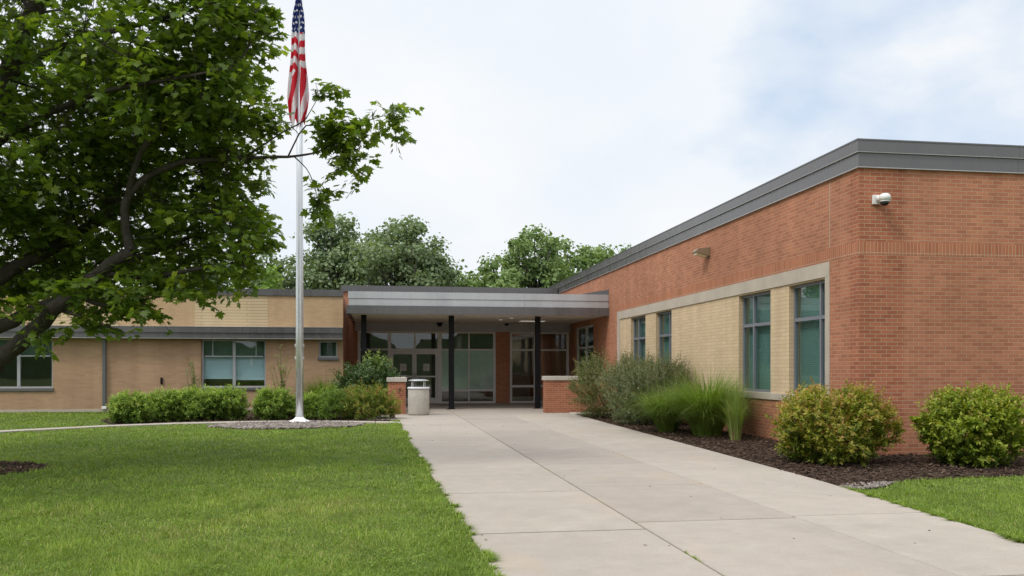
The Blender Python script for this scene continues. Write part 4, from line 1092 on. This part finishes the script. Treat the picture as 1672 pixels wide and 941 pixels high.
# ------------------------------------------------------------------ mulch chips and gravel stones
def in_poly(x, y, poly):
    inside = np.zeros(len(x), bool); n = len(poly)
    for i in range(n):
        x0, y0 = poly[i]; x1, y1 = poly[(i + 1) % n]
        c = ((y0 > y) != (y1 > y)) & (x < (x1 - x0) * (y - y0) / (y1 - y0 + 1e-12) + x0)
        inside ^= c
    return inside
CH_V = np.array([(-.18, 0, 0), (.18, 0, 0), (.15, 1, 0), (-.13, .95, 0), (-.14, .1, .14), (.13, .05, .15), (.1, .9, .13), (-.08, .92, .14)], float)
CH_F = np.array([(0, 3, 2, 1), (4, 5, 6, 7), (0, 1, 5, 4), (1, 2, 6, 5), (2, 3, 7, 6), (3, 0, 4, 7)])
def scatter(name, poly, n, smin, smax, mat, seed, flat=.25, squat=None, label=None, cat=None, jit=.03):
    rg = np.random.default_rng(seed); pa = np.array(poly)
    xs = rg.uniform(pa[:, 0].min(), pa[:, 0].max(), n); ys = rg.uniform(pa[:, 1].min(), pa[:, 1].max(), n)
    k = in_poly(xs, ys, poly); xs = xs[k]; ys = ys[k]
    u_ = UC + FPX * (xs * cY - ys * sY) / (xs * sY + ys * cY)
    k = (u_ > -250) & (u_ < 1950); xs = xs[k]; ys = ys[k]; m_ = len(xs)
    a = rg.uniform(0, 2 * np.pi, m_)
    pos = np.stack([xs, ys, np.full(m_, .004) + rg.uniform(0, jit, m_)], -1)
    ax = np.stack([np.cos(a), np.sin(a), rg.normal(0, flat, m_)], -1)
    nm = np.stack([rg.normal(0, .3, m_), rg.normal(0, .3, m_), np.ones(m_)], -1)
    v, f = leaves(pos, ax, nm, rg.uniform(smin, smax, m_), CH_V if squat is None else CH_V * squat, CH_F)
    o = arr_mesh(name, v, f, mat, None, np.repeat(rg.beta(1.6, 3.2, m_), 6))
    tag(o, label, cat, None, 'stuff')
scatter('mulch_chips', RB_PTS, 52000, .025, .085, M['chip'], 61, label='dark brown shredded bark mulch beside the brick wing', cat='mulch')
scatter('pit_chips', [(TX + 1.2 * math.cos(t), TY + 1.0 * math.sin(t)) for t in np.linspace(0, 6.28, 24, endpoint=False)], 2600, .03, .09, M['chip'], 62, label='dark bark mulch ring around the maple foot', cat='mulch')
scatter('bed_chips', LB_PTS, 9000, .04, .10, M['chip'], 64, label='dark mulch under the lime green shrubs', cat='mulch')
scatter('gravel', GR, 9000, .03, .07, M['stone_chip'], 63, .3, np.array([2.2, 1, 4.0]), 'grey pink gravel round the flagpole foot', 'gravel', .015)
gp = [G(598, 687.5), G(650, 687.8), (0.42, 25.2), (0.25, 27.0), (-.5, 26.0)]
scatter('corner_gravel', gp, 2500, .03, .06, M['stone_chip'], 65, .3, np.array([2.2, 1, 4.0]), 'small gravel patch at corner below the short low wall', 'gravel', .015)
scatter('edge_gravel', [(5.68, 9.75), (6.25, 9.95), (6.7, 10.35), (6.2, 10.3), (5.75, 10.15)], 1500, .015, .04, M['stone_chip'], 66, .3, np.array([2.2, 1, 3.0]), 'pale gravel sliver between mulch and right lawn edge', 'gravel', .012)

# ------------------------------------------------------------------ lawn blades
LAWN_R = [(16, 1), (16, 10.5), (12, 10.6), (9.0, 10.72), (7.6, 10.68), (6.5, 10.35), (5.95, 9.95), (5.72, 9.75), (5.41, 6.5), (5.1, 1)]
def lawn():
    rg = np.random.default_rng(77)
    V = []; F = []; RN = []; nb = 0
    for (d0, d1, dens, hgt, wd) in ((4.6, 7.5, 5600, .048, .0024), (7.5, 10.5, 3300, .049, .0031), (10.5, 15, 1250, .050, .0050), (15, 21, 620, .050, .0075), (21, 33, 300, .05, .011)):
        # sample in a fan in front of the viewer
        umin, umax = -230, 1900
        w0 = (umin - UC) / FPX; w1 = (umax - UC) / FPX
        area = (w1 - w0) * (d1 * d1 - d0 * d0) / 2
        n = int(area * dens)
        d = np.sqrt(rg.uniform(d0 * d0, d1 * d1, n)); r = rg.uniform(w0, w1, n) * d
        x = d * sY + r * cY; y = d * cY - r * sY
        le = np.interp(y, [a for a, b in LE], [b for a, b in LE])
        edge = .02 * np.sin(y * 5.1) + .03 * np.sin(y * 2.3 + 2)
        py = np.interp(x, [p_[0] for p_ in PC], [p_[1] for p_ in PC])
        ok = (x < le + edge) & (x > -26) & (y < py - .27) & ~in_poly(x, y, GR)
        tt = ((x - TX) / 1.25) ** 2 + ((y - TY) / 1.03) ** 2
        ok &= (tt > 1) | (rg.uniform(0, 1, n) < .12)
        back = (y > py + .27) & (y < YL - .05) & (x < np.interp(y, [22, 26, 31], [G(190, 695)[0], -7.7, -8.5])) & (x > -26)
        right = in_poly(x - .05 * np.sin(y * 6), y + .04 * np.sin(x * 7), LAWN_R)
        k = ok | back | right
        x = x[k]; y = y[k]; n = len(x)
        # clumpiness
        cl = np.sin(x * 2.1 + 1.3 * np.sin(y * 1.7)) * np.sin(y * 1.9 + 1.1 * np.sin(x * 2.3))
        cl2 = np.sin(x * 7.3 + 2 * np.sin(y * 5.1)) * np.sin(y * 6.7 + 1.7 * np.sin(x * 6.1))
        edge_d = np.abs(x - np.interp(y, [a for a, b in LE], [b for a, b in LE]))
        h = hgt * rg.uniform(.35, 1.35, n) * (1 + .35 * cl + .28 * cl2) * np.where(rg.uniform(0, 1, n) < .03, 1.6, 1) * (1 + .75 * np.exp(-edge_d / .16))
        a = rg.uniform(0, 2 * np.pi, n)
        dh = np.stack([np.cos(a), np.sin(a), np.zeros(n)], -1)
        base = np.stack([x, y, np.full(n, -.004)], -1)
        v, f, sg = arcs(base, dh, h, rg.uniform(0, .7, n), rg.uniform(.1, .9, n), wd * rg.uniform(.6, 1.3, n), 2)
        V.append(v); F.append(f + nb); nb += len(v)
        pat = .8 * np.sin(x * .55 + 2.0 * np.sin(y * .4)) * np.sin(y * .5 + 1.5 * np.sin(x * .5 + 1))
        rn = np.clip(rg.normal(.38, .16, n) + .10 * cl2 + .22 * pat + .12 * cl + .10 / (1 + np.exp(-(x + 1.3 + .15 * np.sin(y)) * 6)) + (rg.uniform(0, 1, n) < (.04 + .16 * np.clip(np.sin(x * 1.15 + 2.2 * np.sin(y * .8)) * np.sin(y * 1.3 + 1.8 * np.sin(x * .9 + 2)) - .45, 0, 1) * 2)) * .5, 0, 1)
        RN.append(np.repeat(rn, sg))
    # ragged overgrown fringes along the concrete
    for tab, sgn, y0, y1, n in ((LE, 1, 4.0, 24.6, 36000), (RE, -1, 5.2, 9.9, 9000)):
        y = y0 + (y1 - y0) * rg.uniform(0, 1, n) ** 1.5
        e = np.interp(y, [a for a, b in tab], [b for a, b in tab])
        rag = -.015 + sum(a_ * np.sin(y * f_ + p_) for a_, f_, p_ in zip(.021 / np.arange(1, 15) ** .35, np.array([1.1, 1.93, 2.7, 4.33, 6.1, 7.77, 9.9, 12.7, 15.3, 19.1, 23.9, 29.3, 36.1, 47.7]), np.random.default_rng(9).uniform(0, 6.28, 14)))
        x = e + sgn * (rag - np.abs(rg.normal(0, .085, n)) + rg.normal(0, .012, n))
        a = np.where(sgn > 0, 0, np.pi) + rg.normal(0, 1.0, n)
        dh = np.stack([np.cos(a), np.sin(a), np.zeros(n)], -1)
        zb_ = np.where(sgn * (x - e) > 0, .024, -.004)
        v, f, sg = arcs(np.stack([x, y, zb_], -1), dh, rg.uniform(.03, .085, n), rg.uniform(.1, 1.0, n), rg.uniform(.2, 1, n), .0030 * (1 + y / 9) * rg.uniform(.6, 1.3, n), 2)
        V.append(v); F.append(f + nb); nb += len(v)
        RN.append(np.repeat(np.clip(rg.normal(.48, .2, n), 0, 1), sg))
    o = arr_mesh('lawn', np.concatenate(V), np.concatenate(F), M['grass'], None, np.concatenate(RN))
    tag(o, 'mown green grass lawn on both sides of the walkway', 'grass', None, 'stuff')
lawn()
def clover():
    rg = np.random.default_rng(88); P_, A_ = [], []
    for k in range(150):
        d = 5 + 13 * rg.uniform() ** 1.3; u = rg.uniform(-100, 760)
        r = (u - UC) / FPX * d; x, y = d * sY + r * cY, d * cY - r * sY
        if x > lin(LE, y) - .25 or y > path_y(x) - 1.2: continue
        n = rg.integers(14, 60); sp = rg.uniform(.05, .20)
        q = np.stack([x + rg.normal(0, sp, n), y + rg.normal(0, sp, n), rg.uniform(.02, .05, n)], -1)
        P_.append(q); a = rg.uniform(0, 6.28, n); A_.append(np.stack([np.cos(a), np.sin(a), rg.normal(.15, .2, n)], -1))
    P_ = np.concatenate(P_); A_ = np.concatenate(A_); n = len(P_)
    v, f = leaves(P_, A_, np.tile([0, 0, 1.0], (n, 1)) + rg.normal(0, .25, (n, 3)), rg.uniform(.018, .034, n), OVAL_V * np.array([1.5, 1, 1]), OVAL_F)
    o = arr_mesh('clover', v, f, M['grass'], None, np.repeat(rg.uniform(.0, .5, n), 2))
    tag(o, 'low clover patches scattered in the left lawn', 'clover', None, 'stuff')
clover()
def joint_weeds():
    rg = np.random.default_rng(5); V = []; F = []; RN = []; nb = 0
    pts = []
    for y0, y1, x, n in ((5.6, 7.3, J1, 260), (7.3, 12.5, J1, 150), (12.5, 20, J1, 90), (13, 22, J2, 70)):
        yy = rg.uniform(y0, y1, n); yy = yy + .05 * np.sin(yy * 31)
        keep = np.sin(yy * 9.0) + np.sin(yy * 4.1 + 1) > .35
        pts += [(x + rg.normal(0, .006), q) for q in yy[keep]]
    p_ = np.array(pts); n = len(p_)
    a = rg.uniform(0, 2 * np.pi, n); dh = np.stack([np.cos(a), np.sin(a), np.zeros(n)], -1)
    v, f, sg = arcs(np.column_stack([p_, np.full(n, .012)]), dh, rg.uniform(.02, .05, n), rg.uniform(0, .8, n), rg.uniform(.1, .9, n), np.full(n, .0045), 2)
    o = arr_mesh('joint_weeds', v, f, M['grass'], None, np.repeat(rg.uniform(.2, 1, n), sg))
    tag(o, 'small grass tufts growing in the walkway joints', 'weeds', None, 'stuff')
joint_weeds()

scatter('walk_debris', [(.95, 4.5), (5.2, 4.5), (5.7, 12), (5.9, 26), (.6, 26), (.75, 12)], 110, .012, .035, M['chip'], 67, .2, np.array([1.2, 1, .4]), 'scattered leaf bits and grit lying on the walkway', 'debris', .0)
bpy.data.objects['walk_debris'].location.z = .028
# ------------------------------------------------------------------ the maple in the left foreground
def maple():
    rg = np.random.default_rng(101); random.seed(101)
    t = thing('maple_tree', 'large spreading maple with dark leaning limbs and lobed leaves at left front', 'tree', (TX, TY, 0))
    D0 = 12.6
    def L_(pts, r):          # limb from (u, v, depth) list, radii in metres
        return [P(*p_) for p_ in pts], r
    trunk_top = P(-70, 655, D0)
    limbs = [
        ([Vector((TX, TY, 0)), Vector((TX + .02, TY, .35)), Vector((TX + .03, TY, .75)), P(-66, 650, D0)], [.36, .27, .24, .23]),
        L_([(-66, 660, 12.6), (-25, 612, 12.5), (10, 580, 12.4), (70, 527, 12.3), (130, 470, 12.2), (180, 432, 12.1), (215, 410, 12.1)], [.19, .15, .125, .108, .098, .088, .078]),
        L_([(215, 412, 12.1), (207, 378, 12.1), (206, 330, 12.1), (235, 292, 12.0), (300, 265, 12.0), (400, 258, 12.0), (470, 256, 12.0), (512, 250, 12.0), (545, 236, 12.0), (585, 226, 12.0)], [.080, .062, .054, .046, .038, .025, .018, .013, .009, .005]),
        L_([(-66, 640, 12.7), (-30, 552, 12.8), (20, 525, 12.9), (70, 500, 12.9), (110, 484, 12.8), (160, 447, 12.6), (240, 415, 12.9), (330, 380, 13.2)], [.15, .115, .098, .086, .078, .066, .048, .025]),
        L_([(-68, 640, 12.6), (-40, 500, 12.7), (0, 452, 12.9), (60, 420, 13.2), (130, 380, 13.5), (190, 345, 13.8), (280, 300, 14.2), (350, 260, 14.4)], [.16, .12, .11, .10, .085, .07, .05, .025]),
        L_([(-68, 640, 12.6), (-60, 450, 12.6), (-30, 260, 12.4), (12, 130, 12.2), (55, 20, 12.0), (110, -130, 11.8), (140, -280, 11.6)], [.19, .17, .15, .135, .12, .09, .04]),
        L_([(12, 130, 12.2), (90, 80, 11.8), (190, 50, 11.5), (300, 20, 11.2), (390, -10, 11.0)], [.05, .042, .032, .022, .010]),
        L_([(-25, 250, 12.4), (70, 190, 11.8), (170, 150, 11.3), (280, 130, 11.0), (380, 110, 10.9)], [.05, .042, .034, .022, .010]),
        L_([(206, 330, 12.1), (230, 250, 11.8), (290, 180, 11.6), (360, 140, 11.5), (410, 70, 11.4)], [.045, .04, .032, .022, .010]),
        L_([(160, 447, 12.5), (240, 452, 12.3), (320, 440, 12.2), (400, 425, 12.1)], [.05, .035, .025, .010]),
        L_([(120, 480, 12.4), (170, 500, 12.2), (230, 490, 12.1), (285, 480, 12.0)], [.035, .026, .018, .007]),
        L_([(100, 505, 12.3), (150, 525, 12.1), (195, 540, 12.0)], [.03, .02, .008]),
        L_([(-60, 480, 12.6), (-160, 380, 13.4), (-300, 260, 14.2), (-420, 180, 15)], [.13, .10, .07, .03]),
        L_([(-60, 440, 12.6), (-150, 250, 11.6), (-260, 60, 10.9), (-330, -80, 10.4)], [.12, .10, .07, .03]),
        L_([(-66, 560, 12.6), (-140, 470, 11.4), (-230, 400, 10.3), (-320, 330, 9.6)], [.11, .085, .05, .02]),
        # twigs that carry the sprays crossing the pole
        L_([(400, 258, 12.0), (455, 220, 11.9), (492, 200, 11.9), (503, 188, 11.9), (520, 158, 11.9)], [.014, .011, .009, .007, .004]),
        L_([(470, 256, 12.0), (500, 205, 12.0), (545, 215, 12.0), (590, 200, 12.0), (640, 185, 12.0)], [.012, .010, .009, .007, .004]),
        L_([(480, 256, 12.0), (500, 275, 12.0), (512, 300, 12.0), (520, 330, 12.0)], [.009, .007, .006, .004]),
        L_([(545, 236, 12.0), (570, 258, 12.0), (590, 285, 12.0)], [.007, .006, .003]),
    ]
    b = MB(); nodes = []
    for pts, rad in limbs:
        # smooth the polyline
        pts = [Vector(p_) for p_ in pts]
        sm = []; sr = []
        for i in range(len(pts) - 1):
            p0 = pts[max(i - 1, 0)]; p1 = pts[i]; p2 = pts[i + 1]; p3 = pts[min(i + 2, len(pts) - 1)]
            for q in (0, .33, .67):
                s_ = .5 * ((2 * p1) + (p2 - p0) * q + (2 * p0 - 5 * p1 + 4 * p2 - p3) * q * q + (3 * p1 - p0 - 3 * p2 + p3) * q ** 3)
                jit = .12 * rad[i]
                sm.append(s_ + Vector(rg.normal(0, jit, 3))); sr.append((rad[i] * (1 - q) + rad[i + 1] * q) * rg.uniform(.95, 1.06))
        sm.append(pts[-1]); sr.append(rad[-1])
        b.tube(sm, sr, 12 if rad[0] > .06 else 7)
        for p_, r_ in zip(sm, sr):
            if p_.z > 2.2: nodes.append((p_, r_))
    trunk = b.build('trunk', M['bark'], t)
    # crown masses: (u, v, half-width px, half-height px, depth, half-depth m, sprays)
    masses = [(90, 110, 150, 130, 12.4, 2.2, 150), (250, 120, 140, 120, 12.0, 2.0, 150), (340, 60, 95, 75, 11.8, 1.5, 70), (330, 180, 95, 85, 12.1, 1.5, 75),
              (405, 45, 42, 50, 11.6, .8, 22), (385, 135, 34, 40, 11.6, .8, 14), (235, 260, 150, 85, 13.2, 1.7, 100), (90, 270, 140, 90, 12.6, 2.2, 135), (370, 295, 62, 60, 12.6, 1.0, 36),
              (340, 365, 95, 65, 12.9, 1.3, 62), (405, 380, 40, 55, 12.2, .8, 22), (200, 380, 140, 65, 13.5, 1.7, 66), (50, 365, 120, 70, 13.7, 1.7, 75),
              (285, 440, 95, 40, 12.9, 1.0, 32), (400, 440, 40, 28, 12.1, .6, 10), (205, 475, 62, 36, 12.1, .8, 14), (235, 510, 38, 16, 12.0, .5, 5), (110, 470, 80, 35, 13.4, .9, 10), (145, 532, 45, 20, 12.0, .5, 6), (60, 545, 40, 18, 12.0, .4, 3), (40, 462, 75, 40, 13.6, 1.0, 26), (120, 428, 110, 50, 13.9, 1.2, 46), (110, 452, 85, 28, 11.6, .3, 6), (30, 505, 45, 18, 11.8, .3, 3), (170, 500, 70, 22, 12.8, .5, 9), (310, 478, 35, 15, 12.0, .4, 5),
              (415, 195, 42, 30, 12.0, .6, 14), (400, 250, 40, 28, 12.0, .6, 8), (436, 20, 14, 18, 11.6, .3, 4),
              (535, 215, 18, 28, 12.0, .3, 8), (560, 215, 38, 34, 12.0, .4, 17), (600, 205, 24, 20, 12.0, .3, 6), (645, 190, 25, 24, 12.0, .3, 8), (533, 147, 13, 11, 11.9, .2, 4),
              (570, 262, 32, 24, 12.0, .3, 9), (590, 288, 14, 8, 12.0, .2, 2), (520, 310, 14, 16, 12.0, .2, 3), (524, 340, 20, 20, 12.0, .2, 5), (447, 200, 18, 14, 12.0, .3, 4),
              (-90, 60, 150, 180, 12.6, 2.6, 110), (-90, 300, 140, 120, 12.6, 2.4, 70), (-270, 180, 170, 200, 13, 2.6, 110), (-380, 300, 130, 120, 13.6, 2.2, 45),
              (60, -170, 260, 170, 12.2, 2.6, 170), (-230, -140, 200, 160, 11.8, 2.4, 90), (-250, 380, 130, 80, 10.6, 1.6, 36), (300, -90, 130, 70, 11.4, 1.5, 45)]
    sc_, sd_ = [], []
    for (u, v, ru, rv_, d, rd, ns) in masses:
        if rd > .7 or (ru > 30 and u < 500): ns = int(ns * (2.2 if d > 12.7 else 1.75))
        elif u > 500: ns = int(ns * 1.4)
        c0 = np.array(P(u, v, d)); ax = np.array(P(u + 1, v, d)) - c0; az_ = np.array([0, 0, d / FPX])
        fw = np.array([sY, cY, 0])
        q = unit(rg.normal(0, 1, (ns, 3))) * rg.uniform(0, 1, (ns, 1)) ** .42
        pp = c0 + q[:, 0:1] * ax * ru + q[:, 2:3] * az_ * rv_ + q[:, 1:2] * fw * rd
        sc_.append(pp); sd_.append(q)
    sp_ = np.concatenate(sc_); ns = len(sp_)
    nodepos = np.array([list(p_) for p_, r_ in nodes])
    # second-order branches
    pick = rg.choice(ns, 110, replace=False)
    b2 = MB(); sub = []
    for i in pick:
        q = sp_[i]; dd = np.linalg.norm(nodepos - q, axis=1); j = int(np.argmin(dd + rg.uniform(0, .25, len(dd))))
        if dd[j] < .15: continue
        a = nodepos[j]; m1 = a * .66 + q * .34 + np.array([0, 0, .12 * dd[j]]) * rg.uniform(-.3, 1); m2 = a * .3 + q * .7 + np.array([0, 0, .10 * dd[j]]) * rg.uniform(-.3, 1)
        r0 = min(.028, nodes[j][1] * .6, .006 + .012 * dd[j])
        b2.tube([a, m1, m2, q], [r0, r0 * .75, r0 * .5, .003], 6)
        for f_, e in ((.5, m1), (.7, m2), (1, q)): sub.append(e)
    allnodes = np.concatenate([nodepos, np.array(sub)])
    pos, axs, nrm, siz, rnd = [], [], [], [], []
    for i in range(ns):
        q = sp_[i]; dd = np.linalg.norm(allnodes - q, axis=1); j = int(np.argmin(dd)); a = allnodes[j]
        dirv = q - a; ln = np.linalg.norm(dirv)
        dirv = dirv / ln if ln > .05 else unit(rg.normal(0, 1, 3))
        dirv = unit(dirv * np.array([1, 1, .5]) + rg.normal(0, .25, 3))
        Lt = rg.uniform(.30, .55)
        e = q + dirv * Lt * .5; s0 = q - dirv * Lt * .5
        if ln > .05: b2.tube([a, (a + s0) / 2 + np.array([0, 0, .03]), s0, e - np.array([0, 0, .04])], [.005, .0045, .004, .002], 4)
        nl = int(rg.integers(9, 15)); shade = rg.normal(0, .10)
        for k in range(nl):
            tq = (k + .6) / nl
            side = unit(np.cross(dirv, [0, 0, 1])) * (1 if k % 2 else -1)
            petiole = unit(side * .9 + dirv * (.2 + tq) + np.array([0, 0, rg.normal(.05, .35)]) + rg.normal(0, .2, 3))
            p0 = s0 + dirv * Lt * tq + petiole * rg.uniform(.04, .10) - np.array([0, 0, .05 * tq])
            pos.append(p0); axs.append(petiole + np.array([0, 0, -.35]) + rg.normal(0, .2, 3))
            nrm.append(np.array([0, 0, 1.0]) + rg.normal(0, .42, 3) + side * .2)
            siz.append(rg.uniform(.065, .135)); rnd.append(np.clip(rg.normal(.42, .20) + shade, 0, 1))
    b2.build('twigs', M['bark'], t)
    v, f = leaves(np.array(pos), np.array(axs), np.array(nrm), np.array(siz), MAPLE_V, MAPLE_F)
    arr_mesh('crown', v, f, M['maple'], t, np.repeat(np.array(rnd), len(MAPLE_F)))
maple()

# ------------------------------------------------------------------ trees beyond the roofs
FAR_V = np.array([(0, 0, 0), (.42, .12, .08), (.5, .62, .02), (.1, 1, -.1), (-.45, .72, .05), (-.4, .2, -.06)], float)
def far_tree(name, label, u, vtop, d, wpx, mat, seed, base_frac=.25, nclump=34, ell=1.0, lsize=.25, dens=430, open_=.0, trunk_lean=0):
    rg = np.random.default_rng(seed)
    x, y = P(u, 600, d).x, P(u, 600, d).y
    h = H_EYE + (VH - vtop) / FPX * d; w = wpx / FPX * d / 2
    h *= 1.09; w *= 1.10
    t = thing(name, label, 'tree', (x, y, 0), 'trees beyond the school roofs')
    zb = h * base_frac; ch = (h - zb) / 2; zc = zb + ch
    cl = []; nclump = int(nclump * 1.6)
    tries = 0
    while len(cl) < nclump and tries < 4000:
        tries += 1
        q = unit(rg.normal(0, 1, 3)) * rg.uniform(.25, .95) ** .6 * (1 + .12 * rg.normal())
        rad = rg.uniform(.12, .30) * min(w, ch) * ell
        c = np.array([q[0] * w * .86, q[1] * w * .86, q[2] * ch * .86])
        if all(np.linalg.norm(c - o[0]) > (.40 + open_) * (rad + o[1]) * .8 for o in cl): cl.append((c, rad))
    pos, axs, nr, sz, rn = [], [], [], [], []
    b = MB()
    top = np.array([x + trunk_lean * .5, y, zc + ch * .15])
    b.tube([(x, y, 0), (x + .1, y, zb), tuple(top)], [.028 * h, .022 * h, .006 * h], 8)
    for c, rad in cl:
        cc = np.array([x, y, zc]) + c
        n = int(dens * (rad / 1.2) ** 2)
        q = unit(rg.normal(0, 1, (n, 3))); rr = rg.uniform(.25, 1.0, (n, 1)) ** .7 * (1 + .38 * np.sin(5 * q[:, 0:1] + 9 * rad) * np.sin(5 * q[:, 2:3] + 4 * q[:, 1:2] + 7 * rad)) * 1.15
        q2 = q * rr * rad * np.array([1.1, 1.1, .8])
        pos.append(cc + q2); nr.append(q + np.array([0, 0, .8]) + rg.normal(0, .28, (n, 3)))
        axs.append(rg.normal(0, 1, (n, 3))); sz.append(lsize * rg.uniform(.5, 1.2, n)); rn.append(np.clip(rg.normal(.5, .13, n) + rg.normal(0, .16), 0, 1))
        s0 = np.array([x, y, zb * .8 + (cc[2] - zb * .8) * rg.uniform(.1, .45)])
        mid = s0 * .5 + cc * .5 + np.array([0, 0, .1 * ch * rg.uniform(-.5, .6)])
        b.tube([s0, mid, cc + q2[0] * .3], [.008 * h, .006 * h, .002 * h], 6)
    b.build('trunk', M['far_bark'], t)
    v, f = leaves(np.concatenate(pos), np.concatenate(axs), np.concatenate(nr), np.concatenate(sz), FAR_V, np.array([(0, 1, 2, 3), (0, 3, 4, 5)]))
    arr_mesh('crown', v, f, mat, t, np.repeat(np.concatenate(rn), 2))
far_tree('broad_tree', 'grey green tree close left of the flagpole above the low roof', 440, 408, 66, 110, M['far_a'], 201, .2, 30, 1.0)
far_tree('broad_tree', 'bushy bright yellow green tree just over the low roof beside the maple', 425, 446, 56, 110, M['far_c'], 202, .1, 30, 1.0, .24)
far_tree('broad_tree', 'tall dense grey green tree directly right of the flagpole', 545, 369, 64, 140, M['far_a'], 203, .2, 52, .95)
far_tree('broad_tree', 'tallest wide spreading tree with sky gaps above the canopy', 655, 365, 62, 190, M['far_a'], 204, .25, 54, .82, .24, 420, .10)
far_tree('broad_tree', 'small low tree filling the dip between the tallest tree and right group', 762, 428, 66, 140, M['far_b'], 205, .1, 28, 1.0)
far_tree('broad_tree', 'low light green tree at the left foot of the right hand group', 812, 425, 58, 110, M['far_b'], 206, .12, 32, 1.0)
far_tree('broad_tree', 'tall green tree with ragged top, highest of the right hand group', 875, 379, 62, 130, M['far_b'], 207, .2, 48, .9)
far_tree('broad_tree', 'rounded green tree in the middle of the right hand group', 945, 398, 66, 115, M['far_b'], 208, .2, 44, .95)
far_tree('broad_tree', 'green tree nearest the slanting brick wing roof edge', 1000, 393, 70, 110, M['far_b'], 209, .2, 44, .95)
far_tree('broad_tree', 'dark green tree glimpsed through the maple leaves above the low roof', 330, 425, 68, 150, M['far_a'], 210, .2, 40, 1.0)
far_tree('broad_tree', 'pale green tree at far left behind the maple limbs', 120, 430, 66, 190, M['far_c'], 211, .2, 44, 1.0)
far_tree('broad_tree', 'mid green tree at the left edge behind the maple trunk', -30, 415, 70, 180, M['far_b'], 212, .2, 44, 1.0)
